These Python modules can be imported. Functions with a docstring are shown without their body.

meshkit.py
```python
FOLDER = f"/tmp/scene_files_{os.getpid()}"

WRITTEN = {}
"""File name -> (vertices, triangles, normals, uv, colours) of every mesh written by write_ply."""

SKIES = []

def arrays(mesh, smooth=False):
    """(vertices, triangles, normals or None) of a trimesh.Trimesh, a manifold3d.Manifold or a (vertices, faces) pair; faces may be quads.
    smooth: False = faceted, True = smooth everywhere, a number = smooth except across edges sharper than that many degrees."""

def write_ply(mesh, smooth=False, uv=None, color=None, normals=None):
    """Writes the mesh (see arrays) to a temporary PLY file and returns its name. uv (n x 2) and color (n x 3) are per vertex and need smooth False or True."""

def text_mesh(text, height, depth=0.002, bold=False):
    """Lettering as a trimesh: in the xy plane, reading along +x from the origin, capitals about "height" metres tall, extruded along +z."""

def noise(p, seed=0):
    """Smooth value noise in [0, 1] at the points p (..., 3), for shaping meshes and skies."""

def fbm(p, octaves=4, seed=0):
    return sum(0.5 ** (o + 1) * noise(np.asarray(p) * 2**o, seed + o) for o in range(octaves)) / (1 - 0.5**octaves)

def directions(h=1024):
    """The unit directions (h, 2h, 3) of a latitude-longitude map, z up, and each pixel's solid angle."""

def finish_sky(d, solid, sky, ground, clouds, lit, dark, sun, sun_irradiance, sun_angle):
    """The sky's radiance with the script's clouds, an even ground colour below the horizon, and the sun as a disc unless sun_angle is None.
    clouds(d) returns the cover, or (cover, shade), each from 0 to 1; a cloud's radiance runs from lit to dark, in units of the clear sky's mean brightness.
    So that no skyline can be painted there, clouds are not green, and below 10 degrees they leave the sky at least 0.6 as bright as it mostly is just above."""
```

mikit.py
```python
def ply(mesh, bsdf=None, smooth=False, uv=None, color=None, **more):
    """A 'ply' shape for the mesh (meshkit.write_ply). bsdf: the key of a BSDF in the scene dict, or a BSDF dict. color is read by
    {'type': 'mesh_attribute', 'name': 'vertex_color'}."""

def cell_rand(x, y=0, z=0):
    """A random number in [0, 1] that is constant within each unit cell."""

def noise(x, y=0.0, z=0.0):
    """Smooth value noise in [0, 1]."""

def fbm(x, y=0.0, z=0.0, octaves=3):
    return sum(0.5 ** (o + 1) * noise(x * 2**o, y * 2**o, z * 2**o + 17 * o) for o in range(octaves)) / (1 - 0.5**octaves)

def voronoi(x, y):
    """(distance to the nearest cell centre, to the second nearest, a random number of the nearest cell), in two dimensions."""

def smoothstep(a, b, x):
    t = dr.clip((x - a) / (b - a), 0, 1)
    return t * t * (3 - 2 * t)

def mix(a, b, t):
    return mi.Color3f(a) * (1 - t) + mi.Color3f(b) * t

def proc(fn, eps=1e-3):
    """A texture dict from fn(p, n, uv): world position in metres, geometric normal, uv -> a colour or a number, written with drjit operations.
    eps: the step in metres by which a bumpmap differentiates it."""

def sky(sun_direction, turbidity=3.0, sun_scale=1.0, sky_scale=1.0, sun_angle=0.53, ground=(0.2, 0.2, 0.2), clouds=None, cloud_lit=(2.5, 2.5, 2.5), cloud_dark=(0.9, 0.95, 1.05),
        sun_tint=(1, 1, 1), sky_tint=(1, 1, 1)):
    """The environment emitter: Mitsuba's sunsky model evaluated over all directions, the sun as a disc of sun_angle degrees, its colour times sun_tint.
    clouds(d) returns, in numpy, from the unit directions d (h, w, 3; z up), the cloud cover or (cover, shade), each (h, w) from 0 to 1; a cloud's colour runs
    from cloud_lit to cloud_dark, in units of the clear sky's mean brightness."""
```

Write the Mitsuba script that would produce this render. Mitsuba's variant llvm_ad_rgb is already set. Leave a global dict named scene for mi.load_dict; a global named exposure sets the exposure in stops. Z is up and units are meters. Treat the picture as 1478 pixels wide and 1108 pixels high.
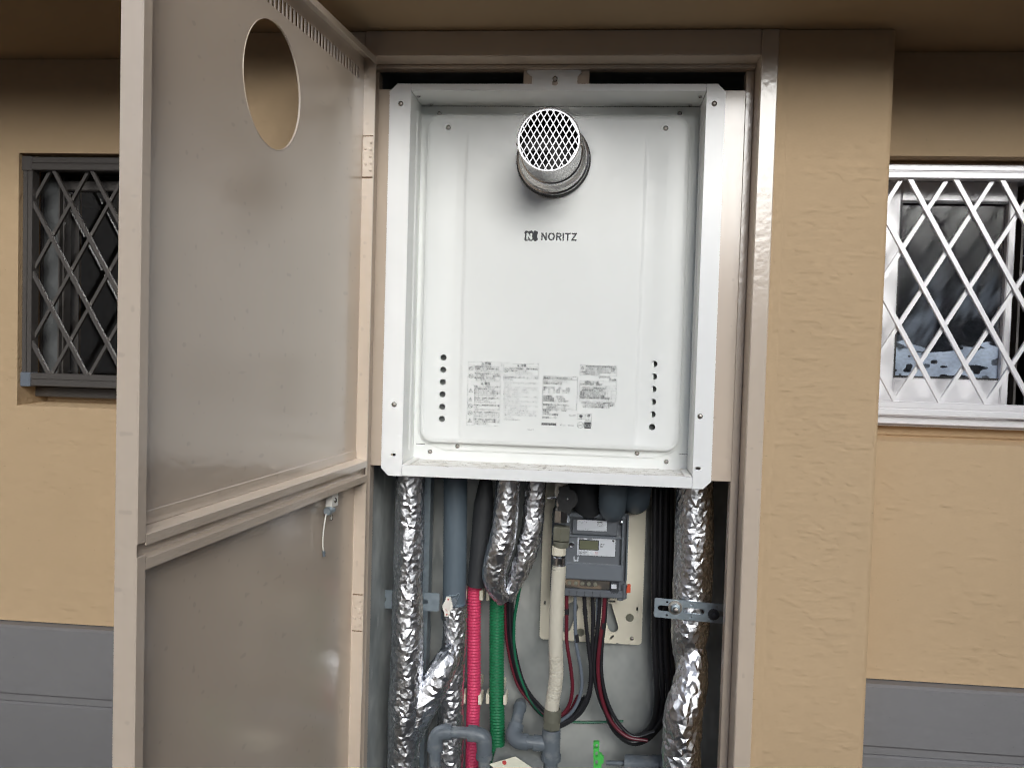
import math, glob, random
import numpy as np, trimesh, mitsuba as mi, drjit as dr, mikit, meshkit
from mikit import proc, noise, fbm, voronoi, smoothstep, mix
from shapely.geometry import Polygon, box as sbox, Point, LineString
from shapely.ops import unary_union
from shapely import affinity
from scipy.spatial import ConvexHull
T = mi.ScalarTransform4f
RNG = np.random.default_rng(7)

# ------------------------------------------------------------------ camera, sky, exposure
scene, labels = {}, {}
EYE, FWD, UP = np.array([0.0, -1.40, 1.5]), np.array([-0.095426, 0.994676, -0.038911]), [-0.032724, 0.035934, 0.998818]
scene['camera'] = {'type': 'perspective', 'fov': 60.0, 'fov_axis': 'x', 'near_clip': 0.02, 'far_clip': 500.0,
                   'to_world': T().look_at(origin=EYE.tolist(), target=(EYE + FWD).tolist(), up=UP)}
scene['sky'] = mikit.sky((0.225, -0.93, 0.355), turbidity=3, sun_scale=0.46, sun_angle=29, clouds=lambda d: 1.0,
                         cloud_lit=(1.00, 1.20, 1.62), sun_tint=(0.725, 0.97, 1.62))
exposure = 2.8

# ------------------------------------------------------------------ helpers
used = {}
def key(name, parent=None):
    full = (parent + '__' if parent else '') + name
    k = used.get(full, 0); used[full] = k + 1
    return full if k == 0 else '%s_%03d' % (full, k)
def lab(k, label, cat=None, group=None, kind=None):
    d = labels.setdefault(k, {})
    if label: d['label'] = label
    if cat: d['category'] = cat
    if group: d['group'] = group
    if kind: d['kind'] = kind
    return k
def thing(name, label, cat, group=None, kind=None):
    return lab(key(name), label, cat, group, kind)
def put(name, mesh, bsdf, parent=None, smooth=30, label=None, kind=None):
    """one entry of the scene, a part when it has a parent"""
    if isinstance(mesh, (list, tuple)) and isinstance(mesh[0], trimesh.Trimesh): mesh = trimesh.util.concatenate(mesh)
    k = key(name, parent)
    scene[k] = mikit.ply(mesh, bsdf, smooth=smooth)
    if label or kind: lab(k, label, kind=kind)
    return k
def top(name, mesh, bsdf, label, cat, group=None, smooth=30, kind=None):
    k = put(name, mesh, bsdf, None, smooth)
    return lab(k, label, cat, group, kind)
def hull(p):
    h = ConvexHull(p); m = trimesh.Trimesh(p, h.simplices, process=True); m.fix_normals(); return m
def bx(x0, x1, y0, y1, z0, z1, b=0.0):
    if x0 > x1: x0, x1 = x1, x0
    if y0 > y1: y0, y1 = y1, y0
    if z0 > z1: z0, z1 = z1, z0
    if not b:
        m = trimesh.creation.box(extents=(x1 - x0, y1 - y0, z1 - z0)); m.apply_translation(((x0 + x1) / 2, (y0 + y1) / 2, (z0 + z1) / 2)); return m
    b = min(b, 0.49 * min(x1 - x0, y1 - y0, z1 - z0)); pts = []
    for i in range(3):
        d = [b, b, b]; d[i] = 0
        pts += [(x, y, z) for x in (x0 + d[0], x1 - d[0]) for y in (y0 + d[1], y1 - d[1]) for z in (z0 + d[2], z1 - d[2])]
    return hull(np.array(pts))
def frame_from(pts):
    """parallel-transport frames along a polyline"""
    t = np.gradient(pts, axis=0); t /= np.linalg.norm(t, axis=1, keepdims=True)
    a = np.array([1.0, 0, 0]) if abs(t[0][0]) < 0.8 else np.array([0, 0, 1.0])
    u = np.cross(t[0], a); u /= np.linalg.norm(u); us = []
    for k in range(len(pts)):
        u = u - t[k] * (u @ t[k]); u /= np.linalg.norm(u); us.append(u.copy())
    us = np.array(us); return t, us, np.cross(t, us)
def spline(pts, step=0.006):
    """Catmull-Rom curve through the points, sampled evenly"""
    p = np.asarray(pts, float)
    if len(p) == 2:
        n = max(2, int(np.linalg.norm(p[1] - p[0]) / step) + 1); return p[0] + np.linspace(0, 1, n)[:, None] * (p[1] - p[0])
    q = np.vstack([2 * p[0] - p[1], p, 2 * p[-1] - p[-2]]); out = []
    for i in range(1, len(q) - 2):
        a, b, c, d = q[i - 1:i + 3]; s = np.linspace(0, 1, 24, endpoint=False)[:, None]
        out.append(0.5 * (2 * b + (c - a) * s + (2 * a - 5 * b + 4 * c - d) * s ** 2 + (3 * b - a - 3 * c + d) * s ** 3))
    o = np.vstack(out + [p[-1:]]); L = np.r_[0, np.cumsum(np.linalg.norm(np.diff(o, axis=0), axis=1))]
    s = np.linspace(0, L[-1], max(3, int(L[-1] / step) + 1))
    return np.stack([np.interp(s, L, o[:, k]) for k in range(3)], 1)
def grid_tube(pts, off, caps=True):
    """tube from centre points and radii off[k, j]"""
    n, m = off.shape; t, u, v = frame_from(pts); a = np.arange(m) * 2 * math.pi / m
    d = np.cos(a)[None, :, None] * u[:, None] + np.sin(a)[None, :, None] * v[:, None]
    V = (pts[:, None] + d * off[:, :, None]).reshape(-1, 3); F = []
    i = np.arange(n - 1)[:, None] * m; j = np.arange(m)[None]; j2 = (j + 1) % m
    F = np.vstack([np.stack(np.broadcast_arrays(i + j, i + j2, i + m + j2), -1).reshape(-1, 3), np.stack(np.broadcast_arrays(i + j, i + m + j2, i + m + j), -1).reshape(-1, 3)])
    if caps:
        V = np.vstack([V, pts[:1], pts[-1:]]); c0, c1 = n * m, n * m + 1; j = np.arange(m); j2 = (j + 1) % m
        F = np.vstack([F, np.stack([j2, j, j * 0 + c0], 1), np.stack([(n - 1) * m + j, (n - 1) * m + j2, j * 0 + c1], 1)])
    return trimesh.Trimesh(V, F, process=False)
def tube(pts, r, m=20, step=0.006, caps=True):
    p = spline(pts, step); r = np.interp(np.linspace(0, 1, len(p)), np.linspace(0, 1, np.size(r)), np.atleast_1d(r)) if np.size(r) > 1 else np.full(len(p), float(r))
    return grid_tube(p, np.repeat(r[:, None], m, 1), caps)
def foil(pts, r, seed, cell=0.0054, amp=0.0014, band=None):
    """crumpled foil wrap: an irregular faceted skin round the path"""
    g = np.random.default_rng(seed); p = spline(pts, cell); n = len(p); rr = np.interp(np.linspace(0, 1, n), np.linspace(0, 1, np.size(r)), np.atleast_1d(r)) if np.size(r) > 1 else np.full(n, float(r))
    m = max(14, int(2 * math.pi * rr.mean() / cell)); t, u, v = frame_from(p)
    a = (np.arange(m)[None] + 0.5 * (np.arange(n) % 2)[:, None] + g.uniform(-.33, .33, (n, m))) * 2 * math.pi / m
    s = g.uniform(-.38, .38, (n, m)) * cell; s[0] = s[-1] = 0
    big = meshkit.noise(np.stack([np.repeat(np.arange(n)[:, None], m, 1) * cell * 28, np.cos(a) * 1.7 + 9, np.sin(a) * 1.7 + 9], -1), seed) - 0.5
    o = rr[:, None] + amp * (2.6 * big + g.uniform(-1, 1, (n, m)) * 0.62)
    V = (p[:, None] + (np.cos(a) * o)[..., None] * u[:, None] + (np.sin(a) * o)[..., None] * v[:, None] + s[..., None] * t[:, None]).reshape(-1, 3); F = []
    for k in range(n - 1):
        for j in range(m):
            A, B, C, D = k * m + j, k * m + (j + 1) % m, (k + 1) * m + (j + 1) % m, (k + 1) * m + j
            F += [(A, B, C), (A, C, D)] if (k % 2) else [(A, B, D), (B, C, D)]
    V = np.vstack([V, p[:1], p[-1:]]); j = np.arange(m); j2 = (j + 1) % m
    F = np.vstack([F, np.stack([j2, j, j * 0 + n * m], 1), np.stack([(n - 1) * m + j, (n - 1) * m + j2, j * 0 + n * m + 1], 1)])
    return trimesh.Trimesh(V, F, process=False)
def lathe(prof, centre, axis=(0, -1, 0), m=32):
    """profile [(radius, height)] turned round axis through centre"""
    p = np.array(prof, float); ax = np.asarray(axis, float) / np.linalg.norm(axis)
    h = np.array([1.0, 0, 0]) if abs(ax[0]) < .8 else np.array([0, 1.0, 0]); u = np.cross(h, ax); u /= np.linalg.norm(u); v = np.cross(ax, u)
    a = np.arange(m) * 2 * math.pi / m; n = len(p)
    V = (np.asarray(centre)[None, None] + ax * p[:, 1][:, None, None] + p[:, 0][:, None, None] * (np.cos(a)[None, :, None] * u + np.sin(a)[None, :, None] * v)).reshape(-1, 3)
    i = np.arange(n - 1)[:, None] * m; j = np.arange(m)[None]; j2 = (j + 1) % m
    F = np.vstack([np.stack(np.broadcast_arrays(i + j, i + j2, i + m + j2), -1).reshape(-1, 3), np.stack(np.broadcast_arrays(i + j, i + m + j2, i + m + j), -1).reshape(-1, 3)])
    M = trimesh.Trimesh(V, F, process=True); M.update_faces(M.nondegenerate_faces()); return M
def slab(poly, y0, y1):
    """polygon in x,z as a sheet between y0 (front) and y1"""
    ms = []
    for g in getattr(poly, 'geoms', [poly]):
        m = trimesh.creation.extrude_polygon(g, abs(y1 - y0), engine='earcut')
        V = m.vertices.copy(); W = np.stack([V[:, 0], max(y0, y1) - V[:, 2], V[:, 1]], 1); ms.append(trimesh.Trimesh(W, m.faces, process=False))
    return trimesh.util.concatenate(ms)
def rrect(x0, x1, z0, z1, r, q=8):
    return sbox(x0 + r, z0 + r, x1 - r, z1 - r).buffer(r, quad_segs=q)
def loft(rings):
    """closed rings of equal length -> skin"""
    R = np.array(rings); n, m = R.shape[:2]; i = np.arange(n - 1)[:, None] * m; j = np.arange(m)[None]; j2 = (j + 1) % m
    F = np.vstack([np.stack(np.broadcast_arrays(i + j, i + j2, i + m + j2), -1).reshape(-1, 3), np.stack(np.broadcast_arrays(i + j, i + m + j2, i + m + j), -1).reshape(-1, 3)])
    return trimesh.Trimesh(R.reshape(-1, 3), F, process=False)
def screw(parent, x, y, z, r=0.0046, m='screw_metal', name='screw'):
    a = lathe([(0, .0022), (r * .5, .0021), (r * .82, .0014), (r, .0003), (r, -.001)], (x, y, z), m=14)
    b = [bx(x - r * .55, x + r * .55, y - .0026, y - .0012, z - r * .13, z + r * .13), bx(x - r * .13, x + r * .13, y - .0025, y - .0012, z - r * .55, z + r * .55)]
    k = put(name, a, m, parent, smooth=40)
    return k
FONT = (glob.glob('/opt/blender-*/*/datafiles/fonts/Noto Sans CJK*') or [None])[0]
FONTS = []
def glyphs(text, h, bold=0):
    """lettering as one flat polygon, h tall, baseline at 0"""
    try:
        from PIL import Image, ImageDraw, ImageFont
        if not FONTS: FONTS.append(ImageFont.truetype(FONT, 36))
        f = FONTS[0]; x0, y0, x1, y1 = f.getbbox(text, anchor='ls')
        im = Image.new('L', (x1 - x0 + 6, y1 - y0 + 6)); ImageDraw.Draw(im).text((3 - x0, 3 - y0), text, 255, font=f, anchor='ls', stroke_width=bold)
        on = np.pad(np.asarray(im) > 120, ((0, 0), (1, 1))).astype(np.int8); r, c = np.nonzero(np.diff(on, axis=1) == 1); e = np.nonzero(np.diff(on, axis=1) == -1)[1]
        s = h / 32.0
        return unary_union([sbox((a + x0 - 3) * s, -(q + y0 - 2) * s, (b + x0 - 3) * s, -(q + y0 - 3) * s) for q, a, b in zip(r, c, e)]).simplify(0.55 * s)
    except Exception:
        return unary_union([sbox(k * h, 0, k * h + .7 * h, .8 * h) for k, ch in enumerate(text) if ch != ' '])
def write(text, x, z, h, y, bold=0, width=None, maxw=None):
    g = glyphs(text, h, bold)
    if width: g = affinity.scale(g, width / (g.bounds[2] - g.bounds[0]), 1, origin=(0, 0))
    elif maxw and g.bounds[2] > maxw: g = affinity.scale(g, maxw / g.bounds[2], 1, origin=(0, 0))
    return slab(affinity.translate(g, x, z), y - .00025, y)

# ------------------------------------------------------------------ materials
def bump(b, fn, scale, eps=1e-3): return {'type': 'bumpmap', 'texture': proc(fn, eps), 'scale': scale, 'bsdf': b}
def two(b): return {'type': 'twosided', 'bsdf': b}
def C(*c): return {'type': 'rgb', 'value': list(c)}
def pr(c, rough=.5, **k): return {'type': 'principled', 'base_color': C(*c) if isinstance(c, tuple) else c, 'roughness': rough, **k}
def stucco_h(p, n, uv):
    d = smoothstep(.62, .80, noise(p.x * 120 + 3 * noise(p.x * 60, p.y * 60, p.z * 60), p.y * 120, p.z * 120))
    w = 0.004 * (fbm(p.x * 90, p.y * 90, p.z * 90, 2) - .5)
    return 0.9 * d + 0.3 * smoothstep(.40, .68, noise((p.x + w) * 260, p.y * 260, (p.z + w) * 260)) + .4 * fbm(p.x * 420, p.y * 420, p.z * 420, 2)
def wall_c(a, b):
    def fn(p, n, uv):
        t = fbm(p.x * 3.1, p.y * 3.1 + 4, p.z * 2.3, 4); s = noise(p.x * 420, p.y * 420, p.z * 420)
        pit = smoothstep(.955, .985, noise(p.x * 170 + 5, p.y * 170, p.z * 170))
        return mix(a, b, dr.clip(.5 + 1.5 * (t - .5) + .25 * (s - .5), 0, 1)) * (1 - .22 * pit)
    return proc(fn)
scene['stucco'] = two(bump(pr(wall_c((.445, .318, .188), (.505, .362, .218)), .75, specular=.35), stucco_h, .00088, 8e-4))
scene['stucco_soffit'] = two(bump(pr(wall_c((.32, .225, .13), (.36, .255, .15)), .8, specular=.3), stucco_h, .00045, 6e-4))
scene['base_paint'] = two(bump(pr(wall_c((.165, .161, .165), (.195, .190, .192)), .6, specular=.4), stucco_h, .00030, 8e-4))
def peel(p, n, uv): return fbm(p.x * 120, p.y * 120, p.z * 120, 2)
def paint_c(a, b):
    def fn(p, n, uv):
        t = fbm(p.x * 9, p.y * 9, p.z * 6, 3); s = smoothstep(.86, .95, noise(p.x * 95, p.y * 95, p.z * 95))
        return mix(a, b, dr.clip(.5 + 1.2 * (t - .5), 0, 1)) * (1 - .10 * s)
    return proc(fn)
PAINT = paint_c((.475, .395, .315), (.515, .425, .340))
scene['beige_gloss'] = two(bump(pr(PAINT, .17, specular=.75), peel, .00022))
scene['beige_door'] = two(bump(pr(PAINT, .16, specular=1.0), peel, .00020))
scene['beige_panel'] = two(bump(pr(PAINT, .18, specular=.75), lambda p, n, uv: fbm(p.x * 160, p.y * 160, p.z * 12, 2), .00018))
def rust_c(p, n, uv):
    t = smoothstep(.60, .74, fbm(p.x * 55, p.y * 55, p.z * 55, 4)); return mix((.70, .69, .66), (.30, .19, .11), t * .8)
scene['white_steel'] = two(pr((.76, .765, .755), .22, specular=.5))
scene['white_matte'] = two(bump(pr((.70, .71, .69), .36, specular=.5), peel, .00006))
def shelf_c(p, n, uv):
    g = fbm(p.x * 70, p.y * 150, 3.0, 4); d = smoothstep(.46, .66, g); s = smoothstep(.72, .80, fbm(p.x * 120 + 7, p.y * 120, 1.0, 3))
    return mix(mix((.69, .68, .65), (.56, .53, .48), d), (.16, .13, .10), s * .8)
scene['dusty_white'] = two(pr(proc(shelf_c), .6))
scene['rusty_white'] = two(pr(proc(rust_c), .5))
scene['dark_inside'] = two(pr((.03, .03, .032), .7))
scene['black_void'] = two(pr((.012, .012, .012), .8))
def zinc_c(p, n, uv):
    q = fbm(p.x * 22, p.y * 22, p.z * 14, 4); s = smoothstep(.66, .8, fbm(p.x * 40 + 3, p.y * 40, p.z * 12, 3)); return mix(mix((.20, .215, .21), (.335, .345, .33), dr.clip(.5 + 2.2 * (q - .5), 0, 1)), (.43, .43, .41), s * .5)
scene['grey_sheet'] = two(bump(pr(proc(zinc_c), .5, specular=.5), lambda p, n, uv: fbm(p.x * 60, p.y * 60, p.z * 30, 2), .0002))
scene['foil'] = two(bump({'type': 'roughconductor', 'material': 'Al', 'alpha': .22, 'specular_reflectance': C(.86, .88, .91)}, lambda p, n, uv: fbm(p.x * 170, p.y * 170, p.z * 170, 2), .0005))
scene['stainless'] = two(bump({'type': 'roughconductor', 'material': 'Al', 'alpha': .14, 'specular_reflectance': C(.90, .89, .88)}, lambda p, n, uv: noise(p.x * 30, p.y * 500, p.z * 30), .00005))
scene['dark_bore'] = two(pr((.035, .034, .033), .6))  # near-black colour stands in for the shade inside the exhaust mouth
scene['screw_metal'] = two({'type': 'roughconductor', 'material': 'Al', 'alpha': .2, 'specular_reflectance': C(.36, .34, .31)})
scene['galvanised'] = two(pr(proc(lambda p, n, uv: mix((.30, .37, .42), (.46, .53, .58), fbm(p.x * 130, p.y * 130, p.z * 130, 3))), .38, metallic=.75))
scene['brass_plate'] = two(pr((.24, .24, .19), .36, metallic=.55))
scene['chrome'] = two({'type': 'roughconductor', 'material': 'Al', 'alpha': .09, 'specular_reflectance': C(.8, .83, .86)})
scene['alu_white'] = two(bump(pr((.74, .73, .74), .30, metallic=.25, specular=.6), lambda p, n, uv: noise(p.x * 40, p.y * 400, p.z * 40), .00004))
scene['alu_dark'] = two(pr((.115, .105, .098), .30, metallic=.35, specular=.6))  # darker base colour than alu_white
scene['cap_grey'] = two(pr((.13, .15, .18), .5))
def pvc_c(p, n, uv):
    d = smoothstep(.5, .8, fbm(p.x * 60, p.y * 60, p.z * 60, 4)); return mix((.115, .135, .155), (.24, .25, .25), d * .55)
scene['pvc_grey'] = two(pr(proc(pvc_c), .42))
scene['insul_blue'] = two(pr(proc(lambda p, n, uv: mix((.075, .10, .125), (.10, .13, .155), fbm(p.x * 50, p.y * 50, p.z * 8, 3))), .48))
scene['insul_black'] = two(pr((.022, .024, .027), .62))
scene['pink_plastic'] = two(pr((.56, .050, .125), .4))
scene['green_plastic'] = two(pr((.010, .145, .058), .4))
scene['cream_plastic'] = two(pr((.62, .58, .47), .4))
scene['cream_hose'] = two(bump(pr(proc(lambda p, n, uv: mix((.47, .44, .36), (.55, .52, .44), fbm(p.x * 60, p.y * 60, p.z * 30, 3))), .5), lambda p, n, uv: noise(p.x * 20, p.y * 20, p.z * 700), .0003))
scene['cable_black'] = two(pr((.016, .016, .019), .34))
scene['cable_red'] = two(pr((.105, .012, .022), .38))
scene['cable_grey'] = two(pr((.12, .14, .17), .36))
scene['cable_green'] = two(pr((.008, .11, .055), .38))
scene['knob_black'] = two(pr((.010, .010, .011), .45))
scene['meter_grey'] = two(pr((.105, .115, .13), .34, specular=.55))
scene['meter_dark'] = two(pr((.035, .038, .045), .35))
scene['meter_tint'] = two(pr((.14, .155, .175), .18, specular=.6))
scene['terminal_brown'] = two(pr(proc(lambda p, n, uv: mix((.05, .045, .04), (.16, .12, .085), smoothstep(.45, .7, noise(p.x * 70, 3.0, p.z * 60)))), .4))
scene['label_white'] = two(pr((.50, .525, .56), .5))
scene['lcd'] = two(pr((.125, .130, .085), .22))
scene['ink'] = two(pr((.030, .032, .035), .6))
scene['ink_pale'] = two(pr((.17, .175, .18), .6))
scene['ink_red'] = two(pr((.50, .06, .06), .6))
scene['ink_blue'] = two(pr((.10, .22, .45), .6))
scene['orange_plastic'] = two(pr((.52, .075, .03), .4))
scene['lime_plastic'] = two(pr((.07, .46, .08), .4))
scene['card'] = two(pr((.66, .65, .52), .7))
scene['ivory'] = two(pr((.66, .63, .57), .45))
scene['concrete'] = two(pr(proc(lambda p, n, uv: mix((.15, .15, .145), (.21, .205, .20), fbm(p.x * 3, p.y * 3, p.z * 3, 4))), .85))
scene['render_dull'] = two(pr((.11, .11, .105), .85))
scene['grime'] = two(pr((.16, .10, .06), .8))
scene['room_paint'] = two(pr((.22, .21, .20), .8))
scene['earth'] = two(pr(proc(lambda p, n, uv: mix((.09, .10, .07), (.15, .14, .11), fbm(p.x * .4, p.y * .4, 1.0, 4))), .9))
def stain_w(p, n, uv):
    # soap film dried on the foot of the pane: a lumpy upper edge, bare islands and thin streaks higher up
    e = 1.520 + .020 * (fbm(p.x * 30, 2.0, 5.0, 3) - .5) + .034 * (noise(p.x * 44 + 2 * noise(p.z * 90, 2.0), 1.0, p.z * 30) - .5)
    film = smoothstep(.002, -.002, p.z - e) * (1 - smoothstep(.70, .74, noise(p.x * 70, 4.0, p.z * 120)))
    st = smoothstep(.45, .75, fbm((p.x - .55 * p.z) * 42, 6.0, (p.z + .6 * p.x) * 9, 3)) * .20 + .03 * noise(p.x * 420, 1.0, p.z * 420)
    return dr.clip(dr.maximum(film * (.72 + .2 * noise(p.x * 300, 2.0, p.z * 300)), st * smoothstep(1.75, 1.60, p.z + .05 * fbm(p.x * 12, 3.0, p.z * 12, 3))), 0, 1)
scene['pane_stained'] = {'type': 'blendbsdf', 'weight': proc(stain_w), 'a': {'type': 'roughdielectric', 'alpha': .035, 'int_ior': 1.5, 'ext_ior': 1.0}, 'b': two(pr((.40, .48, .60), .55))}
scene['pane_clear'] = {'type': 'thindielectric'}
scene['frosted'] = two(bump(pr((.10, .104, .105), .35, specular=.6), lambda p, n, uv: fbm(p.x * 150, p.y * 150, p.z * 150, 2), .0005))

# ------------------------------------------------------------------ setting: walkway, ground, parapet, added light blockers
lab(put('walkway_floor', bx(-4, 4, -1.62, .9, -.2, 0), 'concrete'), 'grey concrete walkway floor along the wall', kind='structure')
lab(put('ground', bx(-150, 150, -200, 40, -3.3, -3.2), 'earth'), 'open ground below the walkway', kind='structure')
k = thing('parapet_wall', 'concrete parapet along the outer edge of the walkway', 'wall')
put('wall_panel', bx(-4, 4, -1.76, -1.62, -.2, 1.16, .004), 'concrete', k); put('coping', bx(-4, 4, -1.79, -1.59, 1.163, 1.21, .006), 'concrete', k)
for x0, x1, h, t in ((-40, .2, 4.2, 'unseen dull building shaped to block low sky left of the gap'), (4.5, 40, 4.6, 'unseen dull building shaped to block low sky right of the gap')):
    k = thing('sky_blocker_building', t, 'building')  # unseen blocks set to mask low sky, leaving one bright gap
    put('wall', bx(x0, x1, -24, -14, -3.2, h, .02), 'render_dull', k); put('roof_edge', bx(x0 - .1, x1 + .1, -24.1, -13.85, h + .005, h + .25, .02), 'concrete', k)
    for i in range(8):
        for zz in (-1.6, .4, 2.4):
            xx = (x1 - 2.2 - i * 2.6) if x0 < 0 else (x0 + .6 + i * 2.6); put('window', bx(xx, xx + 1.4, -14.02, -13.98, zz, zz + 1.2), 'meter_dark', k)
k = thing('overhead_blocker_slab', 'unseen concrete slab added over the walkway to cut overhead light', 'slab')
put('slab', bx(-4, 4, -1.0, -.302, 3.30, 3.50, .01), 'concrete', k)  # added out of view to cut light from overhead sky
for x, t in ((1.55, 'unseen concrete wall added at the right to block side light'), (-1.55, 'unseen concrete wall added at the left to block side light')):
    k = thing('side_light_blocker', t, 'wall'); put('panel', bx(x, x + .12, -1.615, .08, .001, 3.295, .006), 'concrete', k)  # added side walls, out of view, keep the light frontal
k = thing('ceiling_beam', 'dark tan projecting beam above the cabinet and both windows', 'beam')
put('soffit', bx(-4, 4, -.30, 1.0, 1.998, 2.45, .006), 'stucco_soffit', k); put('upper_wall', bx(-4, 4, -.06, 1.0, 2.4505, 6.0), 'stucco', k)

# recessed walls (right, left), pillars either side of the cabinet
def recess_wall(x0, x1, yw, wx0, wx1, zs, zt, label, groove):
    k = thing('recessed_wall', label, 'wall')
    zb = 0.972; F = sbox(x0, zb, x1, 1.997).difference(sbox(wx0, zs, wx1, zt))
    m = [slab(F, yw, yw + .10)]
    # soft returns of the window recess
    put('wall_face', m, 'stucco', k, smooth=False)
    sill = np.array([(wx0, yw + .0015, zs), (wx1, yw + .0015, zs), (wx1, yw + .0015, zs - .01), (wx0, yw + .0015, zs - .01), (wx0, yw + .20, zs + .006), (wx1, yw + .20, zs + .006), (wx1, yw + .20, zs - .01), (wx0, yw + .20, zs - .01)])
    put('sill', hull(sill), 'stucco', k, smooth=False)
    put('reveal', [bx(wx0 - .03, wx0 - .0005, yw + .101, yw + .2, zs - .02, zt + .02), bx(wx1 + .0005, wx1 + .03, yw + .101, yw + .2, zs - .02, zt + .02), bx(wx0 - .03, wx1 + .03, yw + .101, yw + .2, zt + .0005, zt + .03)], 'stucco', k, smooth=False)
    put('sill_upstand', bx(wx0 + .001, wx1 - .001, yw + .085, yw + .105, zs + .0025, zs + .022, .003), 'stucco', k)
    b = []; g = groove
    edges = [zb - .002] + ([g + .005, g - .008] if g else []) + [-.0]
    base = [bx(x0, x1, yw - .022, yw + .1, edges[1] if g else 0, edges[0], .004)]
    if g: base += [bx(x0, x1, yw - .016, yw + .1, edges[2] + .0005, edges[1] - .0005), bx(x0, x1, yw - .022, yw + .1, 0, edges[2], .003)]
    put('base_band', base, 'base_paint', k, smooth=False, label='grey painted base course of the wall')
    return k
recess_wall(.431, 3.0, .105, .36, 1.36, 1.3672, 1.8315, 'tan stucco wall right of the pillar around the silver grilled window', .86)
recess_wall(-3.0, -.60, .130, -1.058, -.66, 1.3712, 1.830, 'tan stucco wall at the far left behind the open door around the dark grilled window', .8365)
k = thing('wall_pillar', 'tan stucco pillar between the cabinet frame and the silver grilled window', 'pillar')
def pillar(x0, x1):
    r = .010; c = [(x0 + .002, .0), (x0 + .010, .0), (x0 + .016, .0016), (x0 + .022, .0022)]
    arc = [(x1 - r + r * math.sin(a), .0022 + r - r * math.cos(a)) for a in np.linspace(0, math.pi / 2, 7)]
    poly = Polygon(c + arc + [(x1, .30), (x0 + .002, .30)])
    m = trimesh.creation.extrude_polygon(poly, 1.997, engine='earcut'); return m
put('pillar_face', pillar(.2567, .432), 'stucco', k, smooth=40)
k = thing('wall_pillar', 'tan stucco pillar left of the cabinet, seen through the round hole of the open door', 'pillar')
m = pillar(.0, .19); m.apply_transform(np.diag([-1, 1, 1, 1])); m.invert(); m.apply_translation((-.4077, 0, 0)); put('pillar_face', m, 'stucco', k, smooth=40)

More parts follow.
